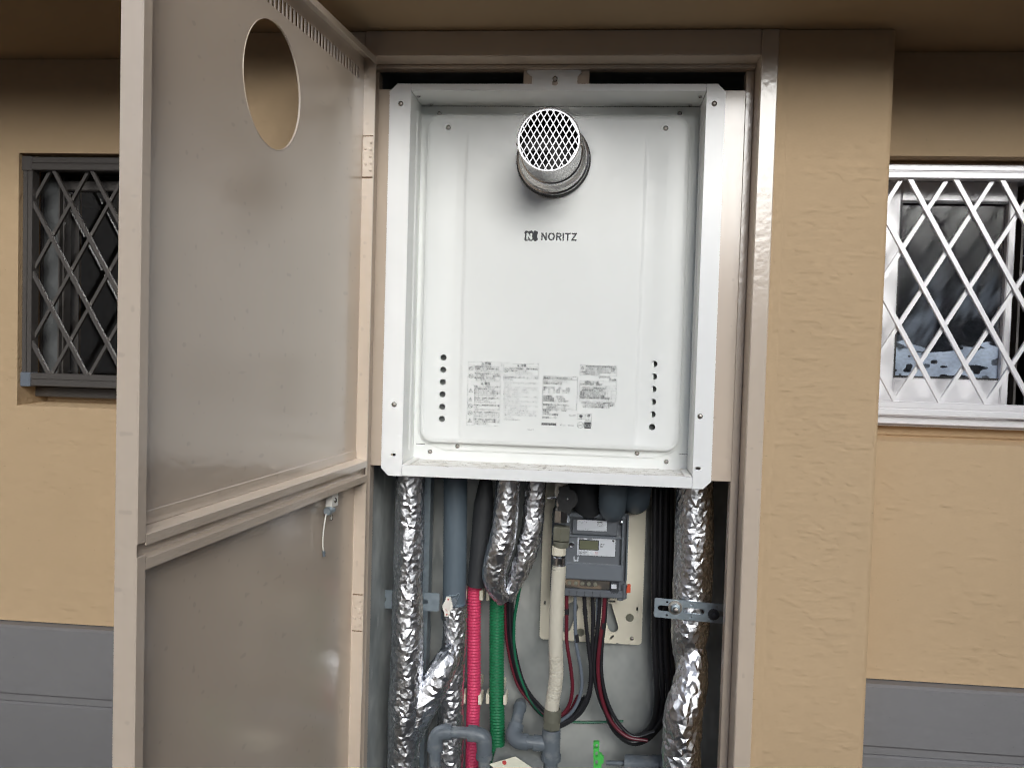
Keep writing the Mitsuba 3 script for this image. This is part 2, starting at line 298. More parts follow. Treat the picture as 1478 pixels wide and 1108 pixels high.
# ------------------------------------------------------------------ windows
def window(x0, x1, z0, z1, y, sash, fx, pane, label, mfr):
    """frame in the recess, one sash slid to the left, dark room behind"""
    k = thing('window', label, 'window')
    fr = put('frame', [bx(x0, x1, y - .012, y + .05, z1 - .018, z1, .002), bx(x0, x1, y - .012, y + .05, z0, z0 + .02, .002), bx(x0, x0 + .022, y - .012, y + .05, z0 + .0205, z1 - .0185, .002), bx(x1 - .022, x1, y - .012, y + .05, z0 + .0205, z1 - .0185, .002)], mfr, k)
    return k
def grille(x0, x1, zb, zt, y, px0, pitch, slope, mat, label, caps, bw=.0070):
    k = thing('window_grille', label, 'window grille')
    h = .0235
    for a, b in ((zt - h, zt), (zb, zb + h)):
        m = [bx(x0, x1, y - .012, y + .012, a, a + h * .48, .0015), bx(x0, x1, y - .012, y + .012, a + h * .52, a + h, .0015), bx(x0, x1, y - .010, y + .012, a + h * .47, a + h * .53)]
        put('rail', m, mat, k)
    for x in (x0, x1 - .018):
        put('stile', [bx(x, x + .0082, y - .011, y + .011, zb + h + .0004, zt - h - .0004, .001), bx(x + .0098, x + .018, y - .011, y + .011, zb + h + .0004, zt - h - .0004, .001), bx(x + .007, x + .011, y - .008, y + .010, zb + h + .0005, zt - h - .0005)], mat, k)
    if caps:
        for x, z in ((x0, zb), (x0, zt - h), (x1 - .018, zb), (x1 - .018, zt - h)): put('corner_cap', bx(x - .001, x + .0185, y - .0135, y + .010, z - .0015, z + h + .001, .001), 'cap_grey' if z < 1.6 else mat, k)
    lo, hi = zb + h, zt - h; H = hi - lo;     clip = sbox(x0 + .016, lo - .001, x1 - .016, hi + .001)
    for s, yy in ((1, y - .0066), (-1, y + .0006)):
        w = bw if s > 0 else bw * .87
        n0 = px0 if s > 0 else px0 - .012
        for i in range(-9, 20):
            xt = n0 + i * pitch; a, b = (xt, hi), (xt + s * slope * H, lo)
            q = LineString([a, b]).buffer(w / 2 / 1, cap_style=2).intersection(clip)
            L = LineString([(a[0] - s * slope * .01, a[1] + .01), (b[0] + s * slope * .01, b[1] - .01)]).buffer(w * .5 + .0002, cap_style=2).intersection(clip)
            if L.is_empty or L.area < 1e-4: continue
            put('bar', slab(L, yy, yy + .006), mat, k, smooth=False)
    return k
# right: silver
w = window(.40, 1.30, 1.392, 1.829, .205, None, None, None, 'silver framed window behind the silver grille right of the pillar', 'alu_white')
y = .212; s0, s1 = .470, .705
sh = put('sash', [bx(s0, .5135, y - .010, y + .02, 1.413, 1.810, .002), bx(s1 - .0130, s1, y - .010, y + .02, 1.413, 1.810, .002), bx(.514, s1 - .0135, y - .009, y + .02, 1.776, 1.8095, .002), bx(.514, s1 - .0135, y - .009, y + .02, 1.4135, 1.471, .002)], 'alu_white', w)
put('gasket', [bx(.5138, .5168, y - .0075, y + .012, 1.471, 1.776), bx(.5168, s1 - .0137, y - .0075, y + .012, 1.7725, 1.7758), bx(.5168, s1 - .0137, y - .0075, y + .012, 1.4712, 1.4742)], 'knob_black', sh)
put('pane', bx(.5168, s1 - .0137, y + .003, y + .0045, 1.474, 1.7725), 'pane_stained', sh, smooth=False, label='dark window pane with a pale dried film along its foot')
put('sash_stile', bx(.727, .731, y + .02, y + .04, 1.413, 1.81), 'alu_dark', w)
grille(.40, 1.30, 1.4085, 1.8255, .148, .5065, .0732, .575, 'alu_white', 'silver aluminium diamond lattice grille over the window right of the pillar', False)
put('sill_track', [bx(.37, 1.35, .15, .19, 1.3935, 1.406, .001), bx(.37, 1.35, .165, .20, 1.3885, 1.3925, .001)], 'alu_white', w)
# left: darker metal
w = window(-1.10, -.665, 1.385, 1.829, .195, None, None, None, 'dark metal window behind the dark grille at the far left', 'alu_dark')
y = .200
sh = put('sash', [bx(-1.0605, -1.055, y - .006, y + .02, 1.405, 1.810, .001), bx(-1.0215, -1.0185, y - .008, y + .02, 1.405, 1.810, .001), bx(-1.0150, -1.0120, y - .004, y + .02, 1.405, 1.80, .001), bx(-1.0115, -.68, y - .008, y + .02, 1.774, 1.793, .002), bx(-1.0115, -.68, y - .008, y + .02, 1.405, 1.425, .002)], 'alu_dark', w)
put('backing', bx(-1.10, -1.0125, .246, .248, 1.39, 1.83), 'alu_dark', w)
put('frosted_strip', bx(-1.0548, -1.0217, y, y + .01, 1.405, 1.80), 'frosted', w)
put('pane', bx(-1.0115, -.68, y + .003, y + .0045, 1.425, 1.774), 'pane_clear', sh, smooth=False)
grille(-1.0565, -.66, 1.4075, 1.8250, .1505, -1.0005, .0735, .575, 'alu_dark', 'dark metal diamond lattice grille over the far left window', True, .0060)
for x0, x1, yy in ((.33, 1.9, .262), (-1.9, -.45, .262)):
    k = thing('dark_room', 'unlit room interior behind the %s window' % ('silver' if x0 > 0 else 'dark metal'), 'room')
    put('room_wall', bx(x0, x1, yy + 2.5, yy + 2.52, 1.021, 1.979), 'room_paint', k); put('room_wall', bx(x0 - .02, x0 - .0005, yy, yy + 2.5, 1.0, 2.0 - .003), 'room_paint', k); put('room_wall', bx(x1 + .0005, x1 + .02, yy, yy + 2.5, 1.0, 1.997), 'room_paint', k)
    put('room_ceiling', bx(x0, x1, yy, yy + 2.5, 1.98, 1.997), 'room_paint', k); put('room_floor', bx(x0, x1, yy, yy + 2.5, 1.0, 1.02), 'room_paint', k)

# ------------------------------------------------------------------ cabinet: steel frame, lining, filler panels
cab = thing('pipe_cabinet', 'recessed beige steel pipe cabinet standing open around the water heater', 'cabinet')
XL, XR, ZT = -.3835, .2325, 1.9575
put('jamb', bx(XR, .2585, -.003, .06, .0, 1.9973, .0015), 'beige_gloss', cab)
put('jamb', bx(-.4095, XL - .0005, .0, .06, .0, 1.9973, .0015), 'beige_gloss', cab)
put('head', bx(XL + .0005, XR - .0005, -.003, .06, ZT, 1.9973, .0015), 'beige_gloss', cab)
put('rebate_stop', bx(XL + .001, XR - .001, .036, .060, 1.9512, ZT - .0005, .001), 'beige_gloss', cab)
put('rebate_stop', bx(.2192, XR - .0005, .050, .075, .2, 1.9505, .001), 'beige_gloss', cab)
put('rebate_stop', bx(XL + .0005, -.3735, .050, .075, .2, 1.9505, .001), 'beige_gloss', cab)
put('filler_panel', bx(-.3733, -.335, .0478, .0495, 1.2998, 1.9205, .0004), 'beige_panel', cab, label='beige filler panel left of the heater frame')
put('filler_panel', bx(.17, .2190, .0478, .0495, 1.2978, 1.9195, .0004), 'beige_panel', cab, label='glossy beige filler panel right of the heater frame')
put('hanger_plate', bx(-.1345, -.0285, .0474, .0495, 1.925, 1.951, .0004), 'beige_panel', cab)
YB = .37
put('back_panel', bx(-.42, .31, YB, YB + .01, .0, 1.99), 'grey_sheet', cab)
put('side_panel', bx(-.392, -.3845, .0605, YB - .0005, .0, 1.99), 'grey_sheet', cab)
put('side_panel', bx(.300, .308, .0605, YB - .0005, .0, 1.99), 'grey_sheet', cab)
put('side_panel', bx(.2590, .300, .0605, .064, .0, 1.99), 'grey_sheet', cab)
put('roof_panel', bx(-.384, .2995, .0605, YB - .001, 1.985, 1.99), 'grey_sheet', cab)
put('floor_panel', bx(-.384, .2995, .062, YB - .001, .56, .57), 'grey_sheet', cab)
put('corner_angle', [bx(-.384, -.376, YB - .06, YB - .055, .571, 1.98), bx(-.384, -.352, YB - .006, YB - .001, .571, 1.98)], 'galvanised', cab)

# ------------------------------------------------------------------ door, standing open
HX, HY = -.3655, 0.0
DD = np.array([-.0585, -.61]); DD /= np.hypot(*DD); NN = np.array([-DD[1], DD[0]])
def dmat():
    """door space (s along the leaf, t into its thickness, z) -> world"""
    M = np.eye(4); M[:2, 0] = DD; M[:2, 1] = -NN; M[:2, 3] = (HX, HY); return M
DM = dmat()
def dput(name, mesh, bsdf, parent, smooth=30, label=None):
    if isinstance(mesh, list): mesh = trimesh.util.concatenate(mesh)
    m = mesh.copy(); m.apply_transform(DM)
    if np.linalg.det(DM[:3, :3]) < 0: m.invert()
    return put(name, m, bsdf, parent, smooth, label)
door = thing('cabinet_door', 'tall beige steel door standing open with a round hole and vent slots', 'door')
W, TS, TT = .6135, .0192, .0235
skin = sbox(.002, 1.330, W - .0015, 1.9565).difference(Point(.3155, 1.8205).buffer(.0785, quad_segs=24))
slots = [sbox(s - .0029, 1.9165, s + .0029, 1.9345).buffer(.0006) for s in np.arange(.0275, .592, .01125)]
skin = skin.difference(unary_union(slots))
dput('upper_leaf', slab(skin, TS, TS + .0012), 'beige_door', door, smooth=False)
dput('hole_rim', lathe([(.0779, -.0003), (.0785, -.0003), (.0785, .0024), (.0779, .0024), (.0779, -.0003)], (.3155, TS - .0005, 1.8205), (0, 1, 0), 64), 'beige_door', door)
dput('lower_leaf', slab(sbox(.002, .35, W - .0015, 1.3285), TS + .0016, TS + .0036), 'beige_door', door, smooth=False)
dput('seam_strip', bx(.004, W - .003, TS - .0012, TS, 1.3165, 1.3305, .0006), 'beige_door', door)
dput('hinge_edge', [bx(.0, .0018, .0, TS + .002, .35, 1.2905), bx(.0, .0018, .0, TS + .002, 1.3065, 1.957), bx(.0, .0035, .0, .0012, .35, 1.957)], 'beige_gloss', door)
dput('free_edge', [bx(W, W + .0018, .0006, TT, .35, 1.957, .0006), bx(W - .0125, W + .0014, .0, .0016, 1.3065, 1.957, .0005), bx(W - .0125, W + .0014, .0, .0016, .35, 1.2945, .0005)], 'beige_gloss', door)
dput('top_edge', [bx(.002, W - .001, .0016, TT - .001, 1.9555, 1.957), bx(.002, W - .001, .0, .0015, 1.9465, 1.957, .0005)], 'beige_door', door)
def rail(z_back, z_lip, z_bot, name):
    P = Polygon([(TS - .001, z_back), (.0012, z_lip + .0006), (.0002, z_lip), (.0, z_lip - .0006), (.0, z_bot), (.0014, z_bot), (.0014, z_lip - .0018), (TS - .001, z_back - .0016)])
    m = trimesh.creation.extrude_polygon(P, W - .016, engine='earcut'); V = m.vertices; m = trimesh.Trimesh(np.stack([V[:, 2] + .003, V[:, 0], V[:, 1]], 1), m.faces)
    dput(name, m, 'beige_door', door, smooth=25)
rail(1.3165, 1.3135, 1.3035, 'middle_rail'); rail(1.2930, 1.2905, 1.2800, 'middle_rail')
dput('rail_web', bx(.003, W - .013, .010, .0112, 1.288, 1.312), 'beige_door', door)
dput('backing_line', bx(.003, W - .013, TS + .0007, TS + .0018, 1.259, 1.2905, .0002), 'beige_door', door)
for z0, z1 in ((1.768, 1.832), (1.036, 1.094)):
    h = dput('hinge', [bx(.0018, .0040, .0012, .0178, z0, z1, .0006)], 'beige_gloss', door)
    pts = [(.0040, t, z) for t, z in ((.0045, z0 + .010), (.0045, z1 - .010), (.0135, z0 + .020), (.0135, z1 - .020), (.0055, (z0 + z1) / 2), (.0045, z0 + .021), (.0045, z1 - .021))]
    for zz in (z0 - .0008, z1 + .0008): dput('grime_line', tube([(.0022, .0015, zz), (.0026, .006, zz + .0005), (.0022, .012, zz - .0004), (.0024, .0185, zz)], .0011, 8), 'grime', h)
    for q in pts: dput('rivet', lathe([(0, .0018), (.0016, .0014), (.0023, .0)], q, (1, 0, 0), 10), 'beige_gloss', h)
    dput('knuckle', lathe([(0, 0), (.0032, 0), (.0032, z1 - z0), (0, z1 - z0)], (-.0012, TS - .014, z0), (0, 0, 1), 14), 'beige_gloss', h)
# magnetic catch with a cord under the rail
lc = thing('door_catch', 'small catch bracket with a dangling white cord on the inside of the open door', 'catch')
dput('bracket', [bx(.1065, .1295, .006, .0075, 1.2585, 1.2795, .0004), bx(.1065, .1295, .0075, TS, 1.2775, 1.279), bx(.127, .1285, .0076, .0165, 1.2585, 1.277)], 'ivory', lc)
dput('lever', [lathe([(0, 0), (.0055, 0), (.0062, .002), (.0062, .010), (.005, .012), (0, .012)], (.1275, .010, 1.2545), (1, 0, 0), 16), lathe([(0, 0), (.0045, 0), (.0045, .012), (0, .012)], (.116, .010, 1.2535), (1, 0, 0), 12)], 'galvanised', lc)
dput('screw', lathe([(0, .002), (.003, .0015), (.004, 0)], (.117, .006, 1.268), (0, -1, 0), 12), 'screw_metal', lc)
dput('peg', lathe([(0, -.002), (.0022, 0), (.0014, .003), (.0014, .008)], (.121, .010, 1.2395), (0, 0, 1), 10), 'screw_metal', lc)
cp = [(.1375, .011, 1.2525), (.1425, .011, 1.243), (.1455, .012, 1.225), (.1445, .013, 1.206), (.1405, .013, 1.196)]
dput('cord', tube(cp, .0011, 8), 'ivory', lc); dput('cord_tip', tube([(.1405, .013, 1.1965), (.1388, .013, 1.1885)], .0022, 10), 'pvc_grey', lc)

# ------------------------------------------------------------------ white mounting frame round the heater
fr = thing('mounting_frame', 'white steel box frame screwed into the cabinet around the heater', 'frame')
YF, YT = .045, .136
FX0, FX1, IX0, IX1, FZ0, FZ1, IZ0, IZ1 = -.354, .1877, -.3188, .1580, 1.2842, 1.9290, 1.3030, 1.9178
def flange(x0, x1, outer):
    c = .0125; s = -1 if outer < (x0 + x1) / 2 else 1; o = outer; i = x1 if s < 0 else x0
    return Polygon([(i, FZ0), (o - s * .0125, FZ0), (o, FZ0 + .0125), (o, FZ1 - .0125), (o - s * .0125, FZ1), (i, FZ1)])
hole = lambda x, z: rrect(x - .0042, x + .0042, z - .0022, z + .0022, .0021)
put('side_flange', slab(flange(FX0, IX0, FX0).difference(hole(-.3338, 1.3193)), YF, YF + .0016), 'white_steel', fr, smooth=False)
put('side_flange', slab(flange(IX1, FX1, FX1).difference(hole(.1662, 1.3177)), YF, YF + .0016), 'white_steel', fr, smooth=False)
tab = Polygon([(IX0 + .0006, IZ1), (IX1 - .0006, IZ1), (IX1 - .0006, FZ1 - .0004), (-.0475, FZ1 - .0004), (-.0475, 1.9405), (-.0415, 1.9465), (-.0415, 1.9508), (-.129, 1.9508), (-.129, 1.9465), (-.1205, 1.9405), (-.1205, FZ1 - .0004), (IX0 + .0006, FZ1 - .0004)])
tab = tab.buffer(-.002).buffer(.002).difference(unary_union([Point(-.0833, 1.9305).buffer(.0048), Point(-.0833, 1.9365).buffer(.0026)]))
put('top_flange', slab(tab, YF - .0004, YF + .0012), 'white_steel', fr, smooth=False)
put('bottom_flange', bx(IX0 + .0006, IX1 - .0006, YF - .0004, YF + .0014, FZ0 + .0004, IZ0, .0005), 'white_steel', fr)
put('side_wall', bx(IX0 - .0016, IX0, YF + .0017, YT, IZ0, IZ1, .0004), 'white_matte', fr)
put('side_wall', bx(IX1, IX1 + .0016, YF + .0017, YT, IZ0, IZ1, .0004), 'white_matte', fr)
put('top_wall', bx(IX0 + .0004, IX1 - .0004, YF + .0014, YT, IZ1, IZ1 + .0016, .0004), 'white_matte', fr)
put('shelf', bx(IX0 + .0012, IX1 - .0012, YF + .0016, YT + .01, IZ0 - .0022, IZ0 - .0004, .0004), 'dusty_white', fr, label='dusty bottom ledge of the white frame')
for x0 in (IX0 + .001, IX1 - .013): put('corner_tab', bx(x0, x0 + .012, YF + .003, YT - .002, IZ0, IZ0 + .0022, .0008), 'rusty_white', fr, label='rusty corner tab')
# pressed bead in the left and right walls
for x, s in ((IX0, 1), (IX1, -1)):
    put('pressed_bead', tube([(x - s * .0035, .10, IZ0 + .04), (x - s * .0035, .10, IZ0 + .06), (x - s * .0035, .10, IZ1 - .06), (x - s * .0035, .10, IZ1 - .04)], .0062, 14), 'white_matte', fr)
for x, z in ((-.3350, 1.8965), (.1704, 1.8978), (-.3341, 1.4031), (.1665, 1.4016), (-.0833, 1.9368)): screw(fr, x, YF - .0008, z, .0042)
for x, z in ((-.312, 1.914), (-.3, 1.9135), (.151, 1.914), (.14, 1.9135)): put('rivet', lathe([(0, .0025), (.0022, .0018), (.003, 0)], (x, .075 if abs(x) > .305 or x > .145 else .125, IZ1 - .0004), (0, 0, -1), 10), 'screw_metal', fr)
for x in (-.31, .149): put('corner_seam', bx(x - .004 if x < 0 else x - .006, x + .012 if x < 0 else x + .009, YT - .003, YT - .0024, 1.329, 1.3298), 'dark_inside', fr)

# ------------------------------------------------------------------ water heater
wh = thing('water_heater', 'white wall mounted gas water heater with printed labels inside the white frame', 'water heater')
YC = .1135
put('base_tray', slab(rrect(-.3185, .1578, 1.2955, 1.9165, .002), YT - .002, YT + .0), 'white_matte', wh, smooth=False)
put('casing', bx(-.315, .154, YT + .0005, .345, 1.292, 1.912), 'white_matte', wh)
CX0, CX1, CZ0, CZ1 = -.3062, .1432, 1.3330, 1.8990
def ring(off, y, rad, n=9):
    x0, x1, z0, z1 = CX0 + off, CX1 - off, CZ0 + off, CZ1 - off; r = max(rad - off, .002); P = []
    for cx, cz, a0 in ((x1 - r, z0 + r, -90), (x1 - r, z1 - r, 0), (x0 + r, z1 - r, 90), (x0 + r, z0 + r, 180)):
        for a in np.radians(a0 + np.linspace(0, 90, n)): P.append((cx + r * math.cos(a), y, cz + r * math.sin(a)))
    return P
prof = [(-.0052, YT - .002), (-.0052, YT - .0034), (-.0046, YT - .0042), (0.0, YT - .0046), (.0008, YT - .0050), (.0014, YC + .0085), (.0020, YC + .0035), (.0036, YC + .0014), (.0066, YC + .0004), (.0098, YC)]
rim = loft([ring(o, y, .026) for o, y in prof])
face = Polygon([(p[0], p[2]) for p in ring(.0098, YC, .026)])
HOLES_L = [(-.2655, z) for z in (1.4825, 1.4614, 1.4401, 1.4187, 1.3973, 1.3762)]; HOLES_R = [(.0951, z) for z in (1.4825, 1.4612, 1.4399, 1.4184, 1.3971, 1.3756)]
HC = [Point(x, z).buffer(.0053, quad_segs=8) for x, z in HOLES_L + HOLES_R]
def crease_d(x, z):
    """how far the sheet falls back beyond the two pressed creases"""
    xl, xr = -.2310 + (1.6 - z) * .004, .0650 - (1.6 - z) * .004
    t = np.clip((1.872 - z) / .07, 0, 1); wd = .0005 + .0065 * t
    out = np.zeros_like(x)
    for e, s in ((xl, -1), (xr, 1)):
        d = (x - e) * s; a = np.clip(d / np.maximum(wd, 1e-4), 0, 1); b = np.clip((d - .012) / .04, 0, 1)
        out += .0024 * t * (a * a * (3 - 2 * a)) * (1 - b * b * (3 - 2 * b)) * (d > 0)
    return out * np.clip((z - 1.345) / .02, 0, 1)
fm = trimesh.creation.triangulate_polygon(face.difference(unary_union(HC)), engine='earcut')
V2, F2 = fm; V3 = np.stack([V2[:, 0], np.full(len(V2), YC), V2[:, 1]], 1)
cols = [-.2310, -.2300, -.2325, -.2335, -.2350, -.2375, -.242, -.25, -.26, -.275, -.285, .064, .0648, .0656, .067, .069, .0715, .076, .085, .095, .108, .118]
def grid_face():
    xs = np.unique(np.r_[np.linspace(CX0 + .0098, CX1 - .0098, 30), cols]); zs = np.unique(np.r_[np.linspace(CZ0 + .0098, CZ1 - .0098, 34), 1.872, 1.865, 1.855, 1.84])
    polys = []
    return xs, zs
from shapely import prepare
def face_mesh():
    xs, zs = grid_face(); full = face.difference(unary_union(HC)); prepare(full); V, F = [], []; idx = {}
    def vid(x, z):
        q = (round(x, 6), round(z, 6))
        if q not in idx: idx[q] = len(V); V.append(q)
        return idx[q]
    for a, b in zip(xs[:-1], xs[1:]):
        for c, d in zip(zs[:-1], zs[1:]):
            cell = sbox(a, c, b, d)
            if full.contains(cell): q = [vid(a, c), vid(b, c), vid(b, d), vid(a, d)]; F += [(q[0], q[1], q[2]), (q[0], q[2], q[3])]
            else:
                g = full.intersection(cell)
                for h in getattr(g, 'geoms', [g]):
                    if h.geom_type != 'Polygon' or h.area < 1e-9: continue
                    v, f = trimesh.creation.triangulate_polygon(h, engine='earcut'); ids = [vid(*p) for p in v]
                    for t in f:
                        t = [ids[i] for i in t]
                        A, B, Cc = (np.array(V[i]) for i in t)
                        if (B[0] - A[0]) * (Cc[1] - A[1]) - (B[1] - A[1]) * (Cc[0] - A[0]) < 0: t = t[::-1]
                        F.append(tuple(t))
    V = np.array(V); W3 = np.stack([V[:, 0], YC + crease_d(V[:, 0], V[:, 1]), V[:, 1]], 1)
    return trimesh.Trimesh(W3, np.array(F), process=False)
cover = put('front_cover', [rim, face_mesh()], 'white_matte', wh, smooth=25)
lips = [lathe([(.0053, -.0002), (.0053, .003)], (x, YC + crease_d(np.array([x]), np.array([z]))[0], z), (0, 1, 0), 20) for x, z in HOLES_L + HOLES_R]
for q in lips: put('vent_hole', q, 'white_matte', cover)
put('inner_plate', bx(-.30, .137, YC + .019, YC + .0195, 1.34, 1.89), 'grey_sheet', wh)
put('inner_lip', bx(.075, .0945, YC + .006, YC + .0155, 1.3855, 1.52), 'white_matte', wh)
put('bottom_fold', slab(Polygon([(-.296, 1.3335), (-.272, 1.3245), (-.262, 1.3215), (.098, 1.3215), (.108, 1.3245), (.132, 1.3335), (.13, 1.345), (-.296, 1.345)]), YT - .0062, YT - .0022), 'white_matte', wh, smooth=False)
for x, z, s in ((-.2672, 1.8753, 1), (.1002, 1.876, 1)):
    put('screw_seat', lathe([(.0045, -.0012), (.0062, -.0006), (.0070, .0004), (.0074, .0)], (x, YC, z), m=24), 'white_matte', wh); screw(wh, x, YC + .0004, z, .0044)
for x, z, yy in ((-.2395, 1.3282, YT - .0065), (.0722, 1.3282, YT - .0065), (-.2870, 1.9040, YT - .003), (.1240, 1.9060, YT - .003), (-.2885, 1.3165, YT - .003), (.1225, 1.3155, YT - .003)): screw(wh, x, yy, z, .0038)
# exhaust terminal
VX, VZ = -.0855, 1.8208; VC = (VX, YC, VZ)
ex = put('exhaust_pipe', lathe([(.0560, .0), (.0562, .012), (.0560, .0125), (.0605, .0128), (.0600, .020), (.0572, .0215), (.0570, .026), (.0555, .034), (.0500, .040), (.0500, .058), (.0506, .059), (.0506, .0605), (.0484, .062), (.0484, .146), (.0488, .1475), (.0478, .149), (.0470, .146), (.0470, .138)], VC, m=56), 'stainless', wh, smooth=28)
put('rubber_ring', lathe([(.0612, -.001), (.0628, .003), (.0624, .010), (.0600, .0125), (.0560, .0125)], VC, m=56), 'knob_black', ex)
put('inner_liner', lathe([(.0470, .1375), (.0466, .02)], VC, m=48), 'dark_bore', ex)
put('baffle', [lathe([(.0, .075), (.046, .075), (.046, .0735), (.0, .0735)], VC, m=40), bx(VX - .045, VX + .002, YC - .115, YC - .08, VZ - .010, VZ - .0085)], 'dark_bore', ex, smooth=30)
GY = YC - .1462; disc = Point(VX, VZ).buffer(.0474, quad_segs=24); wires = []
px_, s_ = .00985, .585
for i in range(-14, 15):
    for sg in (1, -1):
        c0 = VX + i * px_ + .001; wires.append(LineString([(c0 - sg * s_ * .06, VZ - .06), (c0 + sg * s_ * .06, VZ + .06)]).buffer(.00078, cap_style=2))
mesh2 = unary_union(wires).intersection(disc).union(disc.difference(Point(VX, VZ).buffer(.0450, quad_segs=24)))
put('bird_guard', slab(mesh2, GY, GY + .0010), 'alu_white', ex, smooth=False, label='silver diamond mesh over the exhaust mouth')
for s in (-1, 1): put('screw', lathe([(0, .003), (.002, .0025), (.003, 0)], (VX + s * .0484, GY + .012, VZ - .004), (s, 0, 0), 10), 'screw_metal', ex)

# print on the cover: a logo, the maker's name, warning panels and the rating plate
YP = YC - .00003
def pput(name, m, mat='ink', par=None, label=None, fit=True):
    m = trimesh.util.concatenate(m) if isinstance(m, list) else m
    if fit: m.vertices[:, 0] = -.2219 + (m.vertices[:, 0] + .2285) * 1.2196; m.vertices[:, 2] = 1.4771 + (m.vertices[:, 2] - 1.4715) * 1.1208
    return put(name, m, mat, par or wh, smooth=False, label=label, kind='stuff' if name in ('text', 'heading', 'symbol', 'mark', 'serial_bar') else None)
lx, lz, R_ = -.1315, 1.6845, .0062
lobes = unary_union([Point(lx + dx, lz + dz).buffer(.0040) for dx in (.0040, .0115, .0192) for dz in (.0042, .0140)] + [sbox(lx + .0012, lz + .0040, lx + .0218, lz + .0142)]).difference(unary_union([Point(lx + dx, lz + .0091).buffer(.0007) for dx in (.0006, .0226)]))
NG = glyphs('N', .0120, 2); NG = affinity.scale(NG, .0098 / (NG.bounds[2] - NG.bounds[0]), 1, origin=(0, 0)); NG = affinity.translate(NG, lx + .0036 - NG.bounds[0] * .0098 / .0098, lz + .0034)
lobes = lobes.difference(NG).difference(unary_union([Point(lx + .0153, lz + z).buffer(.0006) for z in (.0008, .0174)]))
pput('logo', slab(lobes, YP - .0002, YP), label='dark lobed logo with a white N', fit=False)
pput('maker_name', write('NORITZ', -.1040, 1.6870, .0150, YP, 1, width=.0605), label='dark printed word NORITZ', fit=False)
def outline(x0, x1, z0, z1, t=.00035): return slab(sbox(x0, z0, x1, z1).difference(sbox(x0 + t, z0 + t, x1 - t, z1 - t)), YP - .0002, YP)
def tri(x, z, s=.0062): 
    T_ = Polygon([(x, z), (x + s, z), (x + s / 2, z + s * .88)]); return slab(unary_union([T_.difference(T_.buffer(-.0007)), sbox(x + s * .46, z + s * .2, x + s * .54, z + s * .55)]), YP - .0002, YP)
def ban(x, z, s=.0066):
    c = Point(x + s / 2, z + s / 2); o = c.buffer(s / 2); return slab(unary_union([o.difference(c.buffer(s / 2 - .0008)), LineString([(x + s * .2, z + s * .8), (x + s * .8, z + s * .2)]).buffer(.0004)]), YP - .0002, YP)
def lines(x, z, rows, h=.0026, gap=.0034, maxw=.040):
    out = []
    for i, (t, b) in enumerate(rows):
        if t: out.append(write(t, x, z - i * gap, h, YP, b, maxw=maxw))
    return out
x0, x1, zt = -.2285, -.1815, 1.4715; zb = 1.3738
wp = pput('warning_panel', [outline(x0, x1, zb, zt), slab(sbox(x0, 1.4668, x1, 1.4670), YP - .0002, YP), slab(sbox(x0, 1.4408, x1, 1.4410), YP - .0002, YP), slab(sbox(x0, 1.4362, x1, 1.4364), YP - .0002, YP)], 'ink_pale')
pput('heading', [tri(x0 + .0185, 1.4672, .0042), write('危険', x0 + .0235, 1.4674, .0040, YP, 1), tri(x0 + .0185, 1.4367, .0040), write('警告', x0 + .0235, 1.4369, .0038, YP, 1)], 'ink', wp)
ic = [ban(x0 + .0012, 1.4575), ban(x0 + .0012, 1.4460), tri(x0 + .0012, 1.4245, .0066), tri(x0 + .0012, 1.4110, .0066), ban(x0 + .0012, 1.4000, .0066), ban(x0 + .0012, 1.3890, .0066), tri(x0 + .0012, 1.3780, .0066)]
pput('symbol', ic, 'ink', wp)
tx = x0 + .0092; mw = .0368
L = lines(tx, 1.4630, [('機器設置場所の換気扇やシャッター', 1), ('を閉鎖しない 屋内設置の禁止', 1), ('一酸化炭素中毒のおそれがあります', 0)], .0024, .0033, mw)
L += lines(tx, 1.4525, [('改造禁止 給排気筒トップの前に', 1), ('もの、不燃材でふさぐ、波板で囲う', 1), ('屋内設置 囲い部分の禁止', 1), ('一酸化炭素中毒のおそれがあります', 0)], .0024, .0033, mw)
L += lines(tx, 1.4325, [('給湯、シャワー使用するとき指で', 1), ('必ず湯温を確認すること', 1), ('おふろに入るときも、湯温をよく', 1), ('確かめてください。使用中は他で', 1), ('やけどのおそれがあります', 0)], .0024, .0033, mw)
L += lines(tx, 1.4150, [('使用中は、排気筒、燃焼排気に手を', 1), ('近づけたりしない', 1), ('やけどのおそれがあります', 0)], .0024, .0033, mw)
L += lines(tx, 1.4040, [('使用中は、給排気筒を洗濯などで覆', 1), ('わない', 0), ('一酸化炭素中毒のおそれがあります', 0)], .0024, .0033, mw)
L += lines(tx, 1.3932, [('取り付け後、分解修理は行わない', 1), ('火災、感電、ガス漏れのおそれ', 0), ('故障の原因になることがあります', 0)], .0024, .0033, mw)
L += lines(tx, 1.3822, [('設置・移動は、販売店に依頼して', 1), ('ください。不備があると感電火災', 1), ('の原因になります', 0)], .0024, .0033, mw)
pput('text', L, 'ink', wp)
x0, x1 = -.1790, -.1285
cpn = pput('caution_panel', [outline(x0, x1, 1.4530, 1.4705), slab(sbox(x0, 1.4655, x1, 1.4657), YP - .0002, YP)], 'ink_pale')
pput('heading', [tri(x0 + .0195, 1.4660, .0040), write('注意', x0 + .0245, 1.4662, .0038, YP, 1), ban(x0 + .0010, 1.4565, .0068)], 'ink', cpn)
pput('text', lines(x0 + .0090, 1.4618, [('使用中や使用直後は、機器本体 排気部', 1), ('に触れないでください', 1), ('やけどのおそれがあります', 0)], .0024, .0033, .040), 'ink', cpn)
T2 = lines(x0, 1.4480, [('取扱説明書をよく読んで、正しくご使用', 1), ('ください。', 1)], .0030, .0037, .0505)
